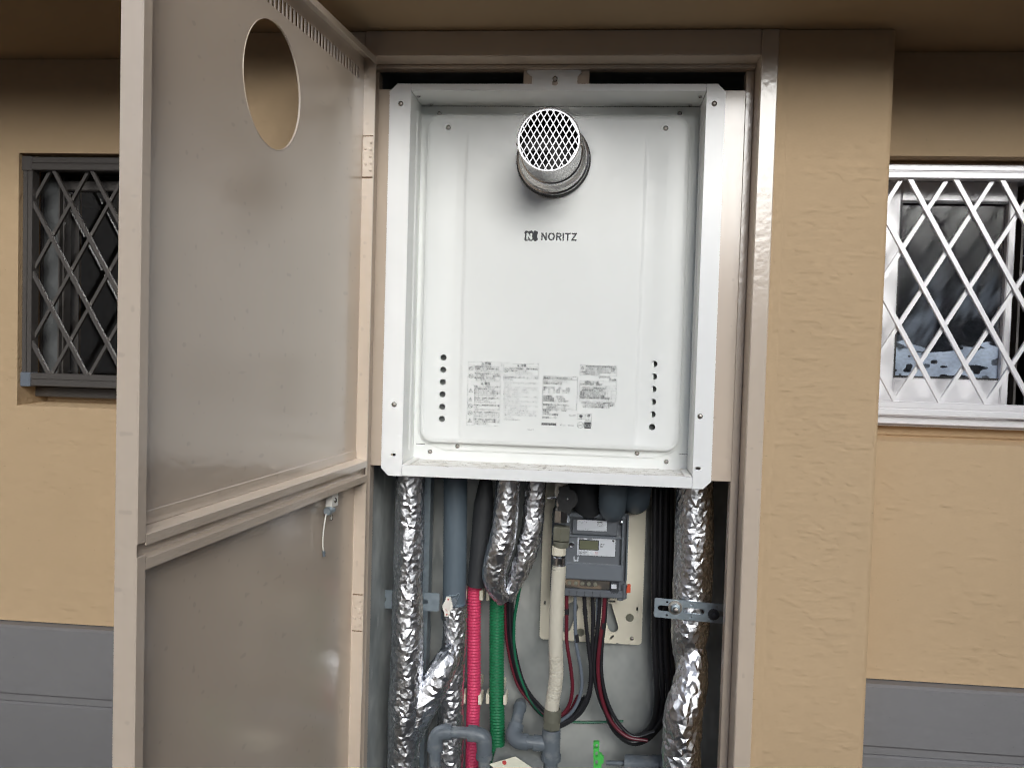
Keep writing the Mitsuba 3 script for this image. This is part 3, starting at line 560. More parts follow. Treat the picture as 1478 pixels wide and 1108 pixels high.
body = ['・機器を安全に使用するため表示のガス種を確認して', '  ください。', '・使用時には、水が出ないときやにおいがするとき', '  すぐに使用を中止し、元栓を閉じてください。', '  窓を開けて、換気をしてください。', '  販売店にご連絡ください', '・火や可燃物を機器の近く、給排気筒トップ周囲に', '  置かないでください。', '・凍結予防のため、電源プラグは抜かない。給水 止水', '  水抜きをしてください。', '・長期間使用しないときは水抜きをおこない、ガス栓', '  を閉じ、電源を切ってください。', '・点検、異常があるときは販売店に依頼してください', '  年に１回程度の定期点検をおすすめします。', '・設置の際、法令、条例に従い正しい場所に施工', '  してください。', '  ご不明な点は販売店へ']
T2 += lines(x0, 1.4400, [(t, 0) for t in body], .0022, .00352, .0505)
pput('text', T2, 'ink_pale', cpn)
pput('part_number', write('QSA3010 E', -.1425, 1.3695, .0018, YP), 'ink_pale')
x0, x1, zt, zb = -.1222, -.0735, 1.4530, 1.4030
rp = pput('rating_plate', [outline(x0, x1, zb, zt, .0005), slab(sbox(x0, 1.4478, x1, 1.4485), YP - .0002, YP)], 'ink_pale')
R = lines(x0 + .001, 1.4490, [('製品名 GT-2450SAWX-T-1', 1)], .0031, .004, .046) + lines(x0 + .001, 1.4440, [('型式 GT-2450SAWX-T-1', 0), ('設置の方式 屋外式', 1), ('', 0), ('都市ガス用      12A         13A', 1), ('能　力     43.1kW    46.5kW', 1), ('入　力     44.0kW    47.4kW', 0), ('', 0), ('定格電圧       AC100V', 1), ('定格周波数     50/60Hz', 1), ('定格消費電力   120/188W', 1)], .0028, .0033, .042)
R += lines(x0 + .001, 1.4080, [('製造番号  20.09 - 070511', 1), ('       株式会社ノーリツ', 1)], .0030, .0038, .044)
R += lines(x0 + .0005, 1.4000, [('凍結予防ヒーター  188W', 1), ('防水型', 1), ('リモコン 別置型', 1)], .0028, .0033, .034) + [write('SC-PN', -.0845, 1.3930, .0030, YP), write('株式会社ノーリツ', x0 + .0005, 1.3885, .0028, YP, 1, maxw=.020)]
pput('text', R, 'ink', rp)
pput('serial_bar', [slab(sbox(x0 + i * .0026, 1.3778, x0 + i * .0026 + .0022, 1.3815), YP - .0002, YP) for i in range(8)] + [write('RP-10', -.0968, 1.3780, .0026, YP), write('K5084', -.0855, 1.3778, .0026, YP)], 'ink')
x0, x1 = -.0710, -.0195
nt = pput('notice_panel', [outline(x0, x1, 1.4560, 1.4712, .0004), outline(x0, x1, 1.4172, 1.4478, .0004)] + [slab(sbox(x0, z, x1, z + .0003), YP - .0002, YP) for z in (1.4406, 1.4385, 1.4360, 1.4332, 1.4295, 1.4265, 1.4235, 1.4205)] + [slab(sbox(x0 + d, 1.4205, x0 + d + .0003, 1.4332), YP - .0002, YP) for d in (.005, .0095, .015, .021, .027, .033, .039, .045)], 'ink_pale')
N = [tri(x0 + .001, 1.4655, .0055)] + lines(x0 + .0075, 1.4685, [('特定保守製品 設計標準使用期間10年', 1), ('この製品は、経年劣化により危害の', 1), ('発生するおそれがあります。点検', 1)], .0024, .0029, .043) + lines(x0 + .0005, 1.4598, [('点検期間 2030年5月から2032年5月 (株)ノーリツ', 1), ('       お問合せ窓口 0120', 1)], .0024, .0028, .050)
N += [write('QSD5084 1A', -.0445, 1.4530, .0026, YP, 1), write('日本製', -.0305, 1.4487, .0032, YP, 1)] + lines(x0 + .001, 1.4445, [('         温暖地  ガス種', 1), ('区分 都市 品目   瞬間式', 1), ('', 0), ('    エネルギー消費効率 表示', 1), ('    給湯部 暖房 ふろ 効率', 1), ('給 浴 95.0 12A 46.5 12.5 24', 1), ('湯 室 93.1 13A 43.1 11.2 20', 1), ('号 数 24号 16号 先止 自動', 1), ('燃焼方式 強制排気式 瞬間 貯湯', 1)], .0027, .0030, .050) + lines(x0 + .003, 1.4135, [('注 高温になるため、周囲に可燃物を置かない', 1), ('    でください 点検口を塞がない 使用後の', 1), ('    お手入れ は取扱説明書による。', 1)], .0025, .0032, .047)
pput('text', N, 'ink', nt)
mk = [outline(-.0722, -.0630, 1.3887, 1.3975), outline(-.0612, -.0522, 1.3868, 1.3975), slab(Point(-.0676, 1.3936).buffer(.0024), YP - .0002, YP), slab(Point(-.0567, 1.3948).buffer(.0022).difference(Point(-.0567, 1.3948).buffer(.0008)), YP - .0002, YP), write('認証', -.0700, 1.3890, .0020, YP), write('LIA', -.0596, 1.3875, .0026, YP, 1), slab(Point(-.0678, 1.3800).buffer(.0046).difference(Point(-.0678, 1.3800).buffer(.0041)), YP - .0002, YP), write('防雨', -.0708, 1.3788, .0026, YP), slab(sbox(-.0625, 1.3752, -.0527, 1.3848).difference(unary_union([affinity.translate(glyphs('C', .0052, 0), -.0612, 1.3775), affinity.translate(glyphs('Q', .0052, 0), -.0570, 1.3775)])), YP - .0002, YP)]
pput('mark', mk, 'ink', nt)

# ------------------------------------------------------------------ pipes in the lower cabinet
top('foil_pipe', foil([(-0.3307, 0.1700, 1.3251), (-0.3301, 0.1700, 1.2497), (-0.3298, 0.1700, 1.1360), (-0.3295, 0.1700, 1.0218), (-0.3283, 0.1700, 0.9197), (-0.3302, 0.1700, 0.7912), (-0.3275, 0.1700, 0.5259)], [.0265, .0262, .0270, .0300, .0290, .0285, .0280], 3), 'foil', 'foil wrapped pipe at the far left of the cabinet running full height', 'pipe', smooth=False)
top('foil_pipe', foil([(-0.2534, 0.2350, 1.0177), (-0.2517, 0.2350, 0.9544), (-0.2556, 0.2400, 0.8728), (-0.2558, 0.2400, 0.7794), (-0.2507, 0.2400, 0.4904)], [.0225, .0235, .0255, .0250, .0240], 11), 'foil', 'short foil wrapped pipe below the grey tube, left of the pink conduit', 'pipe', smooth=False)
top('foil_pipe', foil([(-0.2507, 0.2150, 0.9414), (-0.2647, 0.1950, 0.9123), (-0.2875, 0.1850, 0.8654), (-0.3136, 0.1800, 0.8139), (-0.3301, 0.1780, 0.7683)], [.0190, .0260, .0275, .0265, .0240], 21, cell=.0068, amp=.0022), 'foil', 'slanting foil wrapped branch joining the two left foil pipes', 'pipe', smooth=False)
fp = top('foil_pipe', foil([(-0.1550, 0.2000, 1.3162), (-0.1555, 0.2000, 1.2465), (-0.1607, 0.2000, 1.1635), (-0.1760, 0.2050, 1.0976), (-0.1732, 0.2120, 1.0599), (-0.1592, 0.2200, 1.0351)], [.0215, .0215, .0225, .0245, .0220, .0130], 31), 'foil', 'left pipe of the foil wrapped pair that ends above the green conduit', 'pipe', smooth=False)
top('foil_pipe', foil([(-0.1036, 0.2250, 1.3155), (-0.1066, 0.2250, 1.2448), (-0.1133, 0.2280, 1.1601), (-0.1271, 0.2280, 1.1049), (-0.1417, 0.2300, 1.0672), (-0.1539, 0.2320, 1.0347)], [.0180, .0185, .0195, .0205, .0180, .0110], 41), 'foil', 'right pipe of the foil wrapped pair that ends above the green conduit', 'pipe', smooth=False)
top('foil_pipe', foil([(0.1787, 0.2000, 1.3296), (0.1806, 0.2000, 1.2427), (0.1818, 0.2000, 1.1428), (0.1818, 0.2000, 1.0425), (0.1807, 0.2000, 0.9731), (0.1862, 0.2000, 0.9229)], [.0325, .0325, .0340, .0350, .0330, .0220], 51), 'foil', 'upper foil wrapped pipe at the right passing behind the right bracket', 'pipe', smooth=False)
top('foil_pipe', foil([(0.1862, 0.1950, 0.9751), (0.1813, 0.1750, 0.9194), (0.1702, 0.1650, 0.8666), (0.1700, 0.1650, 0.8044), (0.1735, 0.1650, 0.5728)], [.0240, .0335, .0345, .0330, .0300], 61, cell=.0068, amp=.0024), 'foil', 'bulging foil wrapped elbow at the lower right corner of the cabinet', 'pipe', smooth=False)
gp = top('grey_pipe', tube([(-0.2605, 0.2450, 1.3201), (-0.2576, 0.2450, 1.1627), (-0.2545, 0.2450, 0.9975)], .0222, 28), 'insul_blue', 'blue grey insulated tube left of the black tube', 'pipe')
put('cuff', tube([(-0.2551, 0.2450, 1.0200), (-0.2569, 0.2450, 0.9867)], [.0226, .0236, .0232], 28), 'insul_blue', gp)
top('black_pipe', tube([(-0.2015, 0.2500, 1.2538), (-0.2035, 0.2500, 1.2301), (-0.2143, 0.2500, 1.0514)], [.012, .0195, .0185, .0182, .0180], 24), 'insul_black', 'matt black insulation tube above the pink conduit', 'pipe')
st = thing('plain_upright', 'narrow upright box in galvanised colour behind the left foil pipe', 'upright_bar')
put('upright_bar', bx(-0.3354, -0.3154, .298, .33, .571, 1.98, .001), 'galvanised', st)  # plain narrow box filling a strip behind the foil pipe
def conduit(pts, r, mat, label):
    p = spline(pts, .00042); s = np.arange(len(p)) * .00042; rr = r * (1 - .075 * (1 - np.cos(s * 2 * math.pi / .0058)))
    return top('conduit', grid_tube(p, np.repeat(rr[:, None], 22, 1)), mat, label, 'conduit', smooth=True)
conduit([(-0.2212, 0.2700, 1.0578), (-0.2202, 0.2700, 0.9719), (-0.2165, 0.2700, 0.8371), (-0.2169, 0.2700, 0.7557), (-0.2119, 0.2700, 0.4758)], .0136, 'pink_plastic', 'bright pink corrugated conduit below the black tube')
conduit([(-0.1786, 0.2850, 1.0509), (-0.1777, 0.2850, 0.9698), (-0.1738, 0.2850, 0.8342), (-0.1701, 0.2850, 0.7525), (-0.1607, 0.2850, 0.4712)], .0148, 'green_plastic', 'green corrugated conduit below the foil wrapped pair')
def clip(px, r, label):
    c = np.array(px); k = thing('pipe_clip', label, 'pipe clip')
    for s in (-1, 1): put('jaw', [bx(c[0] + s * r, c[0] + s * (r + .0045), c[1] - .010, c[1] + .02, c[2] - .010, c[2] + .010, .001), bx(c[0] + s * (r - .002), c[0] + s * (r + .002), c[1] - .011, c[1] - .0085, c[2] - .009, c[2] + .009, .0005)], 'cream_plastic', k)
    put('foot', bx(c[0] - r * .6, c[0] + r * .6, c[1] + .0205, YB - .0008, c[2] - .008, c[2] + .008, .001), 'cream_plastic', k); return k
clip((-0.2212, 0.2650, 1.0324), .0142, 'cream clip at the top of the pink conduit')
clip((-0.1781, 0.2800, 1.0280), .0156, 'cream clip at the top of the green conduit')
clip((-0.2183, 0.2650, 0.8309), .0142, 'cream clip lower down on the pink conduit')
clip((-0.1730, 0.2800, 0.8280), .0156, 'cream clip lower down on the green conduit')
# grey bends beneath the heater
top('grey_bend', tube([(0.0570, 0.2000, 1.3372), (0.0381, 0.2000, 1.2738), (0.0348, 0.2150, 1.2310), (0.0363, 0.2600, 1.2066), (0.0372, 0.3000, 1.1995)], [.024, .0245, .0255, .0245, .02], 28), 'insul_blue', 'front blue grey pipe bend under the heater just above the meter', 'pipe')
top('grey_bend', tube([(0.0960, 0.2350, 1.3351), (0.0806, 0.2350, 1.2707), (0.0772, 0.2500, 1.2400), (0.0795, 0.2900, 1.2205), (0.0814, 0.3300, 1.2139)], [.027, .0275, .0285, .027, .022], 28), 'insul_blue', 'rear blue grey pipe bend under the heater right of the front bend', 'pipe')
top('black_pipe', tube([(-0.0266, 0.2600, 1.3147), (-0.0193, 0.2600, 1.2498), (-0.0079, 0.2700, 1.2120), (0.0055, 0.3100, 1.1976)], [.03, .03, .028, .02], 20), 'insul_black', 'black insulated lump behind the valve knob under the heater', 'pipe')

# ------------------------------------------------------------------ brackets
def bracket(a, b, h, y, slots, dots, label, lip):
    """perforated angle: a,b = left and right ends (x,z of the mid height)"""
    k = thing('pipe_bracket', label, 'bracket'); L = b[0] - a[0]; P = rrect(0, L, -h / 2, h / 2, .003)
    P = P.difference(unary_union([rrect(s0, s1, -.0048, .0048, .0046) for s0, s1 in slots] + [Point(s, z).buffer(.0020) for s, z in dots]))
    sl = (b[1] - a[1]) / L; m = slab(P, y, y + .0022); m.vertices[:, 2] += a[1] + m.vertices[:, 0] * sl; m.vertices[:, 0] += a[0]
    put('plate', m, 'galvanised', k, smooth=False)
    if lip:
        n = bx(0, L, y + .0024, y + .028, -h / 2 - .0002, -h / 2 + .002, .0008); n.vertices[:, 2] += a[1] + n.vertices[:, 0] * sl; n.vertices[:, 0] += a[0]; put('flange', n, 'galvanised', k)
    return k
A, B = (-0.4321, 1.0236), (-0.2808, 1.0229)
bracket(A, B, .0345, .225, [(.006, .050), (.105, .130)], [(.026, .0115), (.026, -.0115), (.112, .0115)], 'galvanised slotted bracket behind the left foil pipe', False)
A, B = (0.1134, 1.0537), (0.2497, 1.0480)
kb = bracket(A, B, .034, .165, [(.006, .044), (.050, .087), (.094, .128)], [(.022, .0115), (.022, -.0115), (.064, .0115), (.064, -.0115), (.108, .0115)], 'galvanised slotted bracket with a bolt in front of the right foil pipe', True)
bc = np.array((0.1495, 0.1650, 1.0558))
bt = put('bolt', lathe([(0, .022), (.0042, .021), (.0045, .0), (.0045, -.03)], bc, m=16), 'screw_metal', kb)
put('nut', lathe([(.0045, .0115), (.0078, .011), (.0086, .009), (.0086, .003), (.0045, .003)], bc, m=6), 'galvanised', kb, smooth=20)
put('washer', lathe([(.004, .0028), (.0122, .0026), (.0122, .0004)], bc, m=24), 'screw_metal', kb)
bc = np.array((0.2163, 0.1650, 1.0473)); put('bolt', lathe([(0, .014), (.0042, .013), (.0045, .0028), (.010, .0026), (.010, .0002)], bc, m=16), 'dark_inside', kb)
wc = thing('wire_clip', 'bent wire clip standing on the left bracket', 'clip')
put('wire', [tube([(-0.4109, 0.2350, 1.0379), (-0.4071, 0.2350, 1.0475), (-0.4031, 0.2400, 1.0530), (-0.3979, 0.2450, 1.0627), (-0.3978, 0.2500, 1.0641)], .0018, 8), tube([(-0.4081, 0.2400, 1.0354), (-0.4043, 0.2400, 1.0450), (-0.4003, 0.2450, 1.0505), (-0.3950, 0.2500, 1.0602)], .0015, 8)], 'galvanised', wc)
# white lever tag on the grey pipe
lv = thing('valve_lever', 'small white winged valve lever with red marks at the foot of the blue grey tube', 'lever')
lc0 = np.array((-0.2627, 0.2120, 1.0198)); LP = Polygon([(-.0025, .0175), (.0045, .0175), (.0065, .009), (.0085, .003), (.0085, -.003), (.0050, -.009), (.0025, -.018), (-.0045, -.018), (-.0055, -.010), (-.0088, -.004), (-.0088, .002), (-.005, .009)]).buffer(.001).buffer(-.0002)
put('wing', slab(affinity.translate(LP, lc0[0], lc0[2]), lc0[1], lc0[1] + .003), 'ivory', lv, smooth=False)
put('red_mark', [slab(Point(lc0[0] + dx, lc0[2] + dz).buffer(.0016), lc0[1] - .0003, lc0[1]) for dx, dz in ((.001, .0135), (-.0012, -.0150))] + [slab(affinity.translate(Polygon([(-.005, -.004), (-.003, -.005), (.001, -.0095), (-.001, -.0085)]), lc0[0], lc0[2]), lc0[1] - .0003, lc0[1])], 'ink_red', lv)
put('disc', slab(Point(lc0[0] + .009, lc0[2] + .0075).buffer(.0085), lc0[1] + .0035, lc0[1] + .006), 'pvc_grey', lv, smooth=False)
put('ring', tube([(-0.2661, 0.2140, 1.0373), (-0.2584, 0.2140, 1.0403), (-0.2493, 0.2140, 1.0408), (-0.2404, 0.2140, 1.0478), (-0.2450, 0.2130, 1.0336), (-0.2512, 0.2130, 1.0215)], .0007, 6), 'galvanised', lv)

# ------------------------------------------------------------------ meter board and electricity meter
mb = thing('meter_board', 'cream plastic mounting board behind the electricity meter', 'mounting board')
yb = .345
x0, z0 = (-0.0978, 0.9267); x1, _ = (0.1039, 0.9320); z1 = 1.3195
B = rrect(x0, x1, z0 - .001, z1, .008)
def capsule(p, q, r): return LineString([p, q]).buffer(r)
cut = [capsule((-0.0331, 0.9932), (-0.0469, 0.9521), .0105), capsule((0.0307, 1.0080), (0.0474, 0.9577), .0100), capsule((0.0375, 1.0097), (0.0483, 1.0096), .0022), capsule((0.0427, 0.9352), (0.0479, 0.9411), .0020)]
cut += [affinity.translate(sbox(-.0018, -.0036, .0018, .0036), *XZ(px, py, .345)) for px, py in ()]
for q in ((-0.0890, 0.9991), (0.0929, 0.9970)): cut.append(sbox(q[0] - .0018, q[1] - .0038, q[0] + .0018, q[1] + .0038))
q = (0.0566, 0.9257); cut.append(sbox(q[0] - .0026, q[1] - .0015, q[0] + .0026, q[1] + .0015)); q = (-0.0509, 0.9268); cut.append(sbox(q[0] - .001, q[1] - .0015, q[0] + .001, q[1] + .0015))
put('board', slab(B.difference(unary_union(cut)), yb, yb + .004), 'cream_plastic', mb, smooth=False)
Bo = B.difference(B.buffer(-.003)); put('skirt', slab(Bo, yb + .0041, YB - .0006), 'cream_plastic', mb, smooth=False)
put('edge_bead', slab(B.buffer(-.0045).difference(B.buffer(-.0056)), yb - .0008, yb), 'cream_plastic', mb, smooth=False)
for px in ((0.0792, 0.3450, 0.9789), (-0.0164, 0.3450, 0.9442)): put('plug', [lathe([(0, .0004), (.0064, .0004), (.0074, .0016), (.0080, .0)], px, m=24), bx(px[0] - .0006, px[0] + .0006, px[1] - .0009, px[1] - .0003, px[2] - .004, px[2] + .004)], 'brass_plate', mb)
q = (0.0847, 0.3450, 0.9378); screw(mb, q[0], yb - .0002, q[2], .0038)
for c0 in cut[2:4]: put('slot_rim', slab(c0.buffer(.0018).difference(c0), yb - .0012, yb), 'cream_plastic', mb, smooth=False)
mt = thing('electricity_meter', 'grey electricity meter with small display mounted on the cream board', 'electricity meter')
ym = .262
MX0, MX1 = -0.0764, 0.0676
ZA, ZB, ZC, ZD, ZE, ZF, ZG = 1.1966, 1.1888, 1.1534, 1.0984, 1.0721, 1.0537, 1.0392
put('case', bx(MX0, MX1, ym + .012, yb - .0006, ZG, ZA, .004), 'meter_grey', mt)
put('hood', [bx(MX0, MX1 - .006, ym - .004, ym + .0115, ZB + .0005, ZA, .0015), bx(MX1 - .012, MX1 - .0095, ym - .004, ym + .0115, ZE, ZB, .0008), bx(MX1 - .003, MX1, ym - .002, ym + .0115, ZE, ZA, .001)], 'meter_tint', mt)
np_ = put('name_block', bx(-0.0376, 0.0465, ym - .002, ym + .0118, ZC + .003, ZB - .004, .0015), 'meter_grey', mt)
put('ledge', bx(MX0 + .001, MX1 - .0125, ym - .005, ym + .0118, ZC - .002, ZC + .0022, .0008), 'meter_tint', mt)
put('screw', lathe([(0, .0035), (.003, .0026), (.0036, 0)], (0.0546, 0.2620, 1.1823), m=14), 'chrome', mt)
lbx0, lbx1, lz0, lz1 = -0.0286, 0.0270, 1.1650, 1.1846
nl = put('name_label', bx(lbx0, lbx1, ym - .0026, ym - .0021, lz0, lz1), 'label_white', mt, smooth=False)
def mw_(t, x, z, h, y, b=0, w=None): return write(t, x, z, h, y, b, maxw=w)
yl = ym - .00265
put('text', [mw_('スマートメーター', lbx0 + .003, lz1 - .0035, .0020, yl, 0, .018), mw_('A5EA-TH13 S', lbx0 + .004, lz1 - .0062, .0020, yl, 0, .016), slab(sbox(lbx1 - .0185, lz1 - .0042, lbx1 - .0085, lz1 - .0018), yl - .0002, yl), mw_('三相3線 120A', lbx1 - .0185, lz1 - .0078, .0018, yl, 0, .016), mw_('200V 60Hz', lbx1 - .0185, lz1 - .0105, .0018, yl, 0, .016), mw_('2018年製', lbx0 + .015, lz0 + .0022, .0018, yl, 0, .014)], 'ink_pale', nl, smooth=False, kind='stuff')
put('screen_block', bx(-0.0703, 0.0517, ym + .0, ym + .0118, ZD, ZC - .0026, .001), 'meter_grey', mt)
dx0, dx1, dz0, dz1 = -0.0272, 0.0439, 1.1175, 1.1509
dp = put('display_plate', bx(dx0, dx1, ym - .0012, ym - .0003, dz0, dz1, .0003), 'label_white', mt)
put('display_frame', bx(dx0 + .003, dx0 + .0405, ym - .0026, ym - .0013, dz0 + .0105, dz1 - .0035, .0005), 'meter_dark', dp)
put('screen', bx(dx0 + .0045, dx0 + .0388, ym - .0029, ym - .00265, dz0 + .0120, dz1 - .0050), 'lcd', dp, smooth=False)
yl = ym - .00125
put('text', [mw_('単独計器', dx0 + .002, dz1 - .0030, .0022, yl, 1, .012), mw_('検定有効', dx0 + .018, dz1 - .0030, .0022, yl, 1, .010), mw_('受電 kWh', dx0 + .0425, dz1 - .012, .0024, yl, 0, .009), mw_('表示', dx0 + .0430, dz1 - .016, .0024, yl, 1, .006), mw_('計器番号 形式承認', dx0 + .002, dz0 + .0055, .0021, yl, 0, .017), mw_('普通電力量計', dx0 + .003, dz0 + .0025, .0021, yl, 0, .017), slab(Point(dx1 - .0042, dz1 - .0035).buffer(.0021), yl - .0002, yl)], 'ink', dp, smooth=False, kind='stuff')
put('number_tag', bx(dx0 + .022, dx0 + .0325, ym - .0020, ym - .0013, dz0 + .0022, dz0 + .0085, .0002), 'white_matte', dp)
put('digits', mw_('5210', dx0 + .0228, dz0 + .0036, .0042, ym - .00203, 0, .009), 'ink_blue', dp, smooth=False)
put('red_digits', mw_('55', dx0 + .0332, dz0 + .0032, .0046, yl, 0, .0075), 'ink_red', dp, smooth=False)
put('seal', lathe([(0, .006), (.0035, .0065), (.0048, .0052), (.0054, .0028), (.0050, 0)], (-0.0378, ym + .0, 1.1362), m=14), 'chrome', mt, smooth=20)
put('mid_block', bx(-0.0689, 0.0609, ym + .003, ym + .0118, ZE, ZD - .0005, .001), 'meter_grey', mt)
q = (-0.0286, 1.1099); put('small_label', slab(sbox(q[0] - .0045, q[1] - .0045, q[0] + .0045, q[1] + .0045).difference(sbox(q[0] - .0028, q[1] - .0018, q[0] + .0028, q[1] + .0045)), ym - .0008, ym - .0001), 'label_white', mt, smooth=False)
put('terminal_cover', bx(-0.0689, 0.0597, ym - .006, ym + .0028, ZE, ZD + .004, .002), 'meter_tint', mt)
put('terminal_window', bx(-0.0681, 0.0359, ym + .002, ym + .0118, ZF, ZE - .0006, .001), 'terminal_brown', mt)
for i in range(7):
    xx = -0.0642 + i * .0122; put('terminal_screw', lathe([(0, .0018), (.0034, .0016), (.0042, 0)], (xx, ym + .002, (ZE + ZF) / 2), m=12), 'brass_plate', mt)
put('terminal_base', bx(-0.0676, 0.0610, ym - .004, ym + .03, ZG, ZF - .0006, .002), 'meter_grey', mt)
for i in range(6): put('base_rib', bx(-0.0545 + i * .0145, -0.0545 + i * .0145 + .0012, ym - .0052, ym - .0041, ZG + .001, ZF - .003, .0003), 'meter_dark', mt)
put('side_module', bx(0.0375, 0.0530, ym - .004, ym + .0015, ZF - .006, ZE - .002, .001), 'meter_dark', mt)
q = (0.0437, 1.0622); put('module_label', bx(q[0] - .0050, q[0] + .0050, ym - .0046, ym - .0041, q[1] - .0042, q[1] + .0042), 'label_white', mt, smooth=False)
put('side_column', [bx(MX1 - .008, MX1 + .001, ym - .002, ym + .02, ZG - .002, ZF + .012, .003), lathe([(0, 0), (.006, 0), (.006, .012), (0, .012)], (MX1 - .011, ym + .004, ZG - .004), (0, 0, 1), 16)], 'meter_grey', mt)
q = (0.0721, 1.0598); put('orange_tab', hull(np.array([(q[0] - .0042 + dx, ym - .0065 + dy, q[1] + dz) for dx, dz in ((.0008, .0085), (.0070, .0085), (.0070, -.0070), (-.0010, -.0080)) for dy in (0, .004)])), 'orange_plastic', mt, smooth=False)

# ------------------------------------------------------------------ gas valve and hose
gh = thing('gas_hose', 'cream gas hose with a black valve knob hanging in front of the meter', 'hose')
yh = .225
vt, vb = np.array((-0.0594, 0.2250, 1.2083)), np.array((-0.0581, 0.2250, 1.1853))
put('inlet', tube([(-0.0586, 0.2250, 1.3045), (-0.0590, 0.2250, 1.2340)], .0125, 18), 'ivory', gh)
put('valve_body', lathe([(0, 0), (.0152, 0), (.0160, .001), (.0160, .022), (.0150, .024), (.0125, .030), (.0125, .062)], vb, (.018, 0, 1), 8), 'chrome', gh, smooth=20)
put('valve_stem', tube([(-0.0842, 0.2220, 1.2296), (-0.0677, 0.2220, 1.2316)], .0032, 12), 'chrome', gh)
kc = np.array((-0.0464, 0.1950, 1.2332)); kn = Point(0, 0).buffer(.0188).union(affinity.rotate(sbox(-.008, .0, .008, .0215), 20, origin=(0, 0)).buffer(.002)).union(affinity.rotate(sbox(-.009, -.022, .009, 0), -12, origin=(0, 0)).buffer(.003))
put('knob', slab(affinity.translate(kn, kc[0], kc[2]), kc[1], kc[1] + .014), 'knob_black', gh, smooth=False, label='black round valve knob')
put('knob_screw', lathe([(0, .001), (.0016, .0008), (.0018, 0)], kc, m=10), 'chrome', gh)
put('knob_neck', lathe([(0, 0), (.008, 0), (.008, .03), (0, .03)], kc + np.array([0, .0142, 0]), (0, 1, 0), 16), 'knob_black', gh)
n0 = np.array((-0.0566, 0.2250, 1.1390)); ax = (.02, 0, 1)
put('upper_nut', [lathe([(0, 0), (.0138, 0), (.0148, .004), (.0148, .0112), (.0156, .012)], n0, ax, 28), lathe([(.0145, .012), (.0168, .0135), (.0168, .036), (.0155, .0385), (.008, .0395)], n0, ax, 6)], 'brass_plate', gh, smooth=25)
put('collar', tube([(-0.0600, 0.2250, 1.1247), (-0.0599, 0.2250, 1.1401)], .0130, 24), 'cream_plastic', gh)
put('steel_band', lathe([(.0128, 0), (.0132, .001), (.0128, .006), (.0132, .0065), (.0128, .012), (.0132, .0125), (.0132, .024), (.0126, .025)], np.array((-0.0591, 0.2250, 1.0963)), ax, 28), 'chrome', gh, smooth=20)
hp = [(-0.0588, 0.2250, 1.1054), (-0.0599, 0.2250, 1.0601), (-0.0609, 0.2250, 1.0082), (-0.0608, 0.2260, 0.9624), (-0.0592, 0.2270, 0.9296), (-0.0578, 0.2280, 0.9033), (-0.0596, 0.2290, 0.8767), (-0.0627, 0.2300, 0.8525), (-0.0641, 0.2300, 0.8340)]
p = spline(hp, .0008); u = np.linspace(0, 1, len(p)); rr = np.full(len(p), .0132); z = p[:, 2]
zz0, zz1 = 0.9430, 0.8447; cw = np.clip((zz0 - z) / .01, 0, 1) * np.clip((z - zz1) / .006, 0, 1)
rr = rr * (1 - .02 * np.sin(z * 2 * math.pi / .003) * 0) - cw * .0017 * (np.abs(np.sin(z * math.pi / .0078)) < .28)
put('hose', grid_tube(p, np.repeat(rr[:, None], 26, 1)), 'cream_hose', gh, smooth=50)
n1 = np.array((-0.0636, 0.2320, 0.7951))
put('lower_nut', [lathe([(.0155, .0165), (.0168, .0165), (.0162, .036), (.0135, .0385), (.0135, .0395)], n1, (.03, 0, 1), 28), lathe([(.008, 0), (.0160, .001), (.0175, .003), (.0175, .016)], n1, (.03, 0, 1), 6)], 'brass_plate', gh, smooth=25)
# grey plastic tee and elbows
tee = thing('pipe_tee', 'grey plastic tee with an elbow below the cream gas hose', 'pipe fitting')
put('riser', tube([(-0.0638, 0.2350, 0.7938), (-0.0634, 0.2350, 0.7397)], .0172, 26), 'pvc_grey', tee); put('lip', tube([(-0.0629, 0.2350, 0.7451), (-0.0630, 0.2350, 0.7345)], [.0185, .0195, .0185], 26), 'pvc_grey', tee); put('stub', tube([(-0.0633, 0.2350, 0.7371), (-0.0576, 0.2350, 0.5104)], .0130, 22), 'pvc_grey', tee)
put('branch', tube([(-0.0655, 0.2370, 0.7638), (-0.0968, 0.2370, 0.7642)], .0146, 24, .003), 'pvc_grey', tee); put('socket', tube([(-0.0956, 0.2380, 0.7638), (-0.1113, 0.2380, 0.7647)], .0122, 22), 'pvc_grey', tee)
put('elbow', tube([(-0.1087, 0.2390, 0.7644), (-0.1234, 0.2420, 0.7627), (-0.1361, 0.2500, 0.7689), (-0.1337, 0.2620, 0.7813)], [.0144, .0150, .0150, .0142], 24, .003), 'pvc_grey', tee); put('collar', tube([(-0.1074, 0.2390, 0.7638), (-0.1167, 0.2400, 0.7634)], .0152, 24, .003), 'pvc_grey', tee); put('collar', tube([(-0.1338, 0.2580, 0.7777), (-0.1326, 0.2640, 0.7846)], .0150, 24, .003), 'pvc_grey', tee)
put('riser', tube([(-0.1349, 0.2620, 0.7785), (-0.1296, 0.3000, 0.8011), (-0.1305, 0.3250, 0.8007)], .0112, 20), 'pvc_grey', tee); put('collar', tube([(-0.1296, 0.3000, 0.7984), (-0.1297, 0.3080, 0.8034)], .0128, 20), 'pvc_grey', tee)
ub = thing('pipe_bend', 'grey plastic pipe with two elbows in front of the pink conduit', 'pipe fitting')
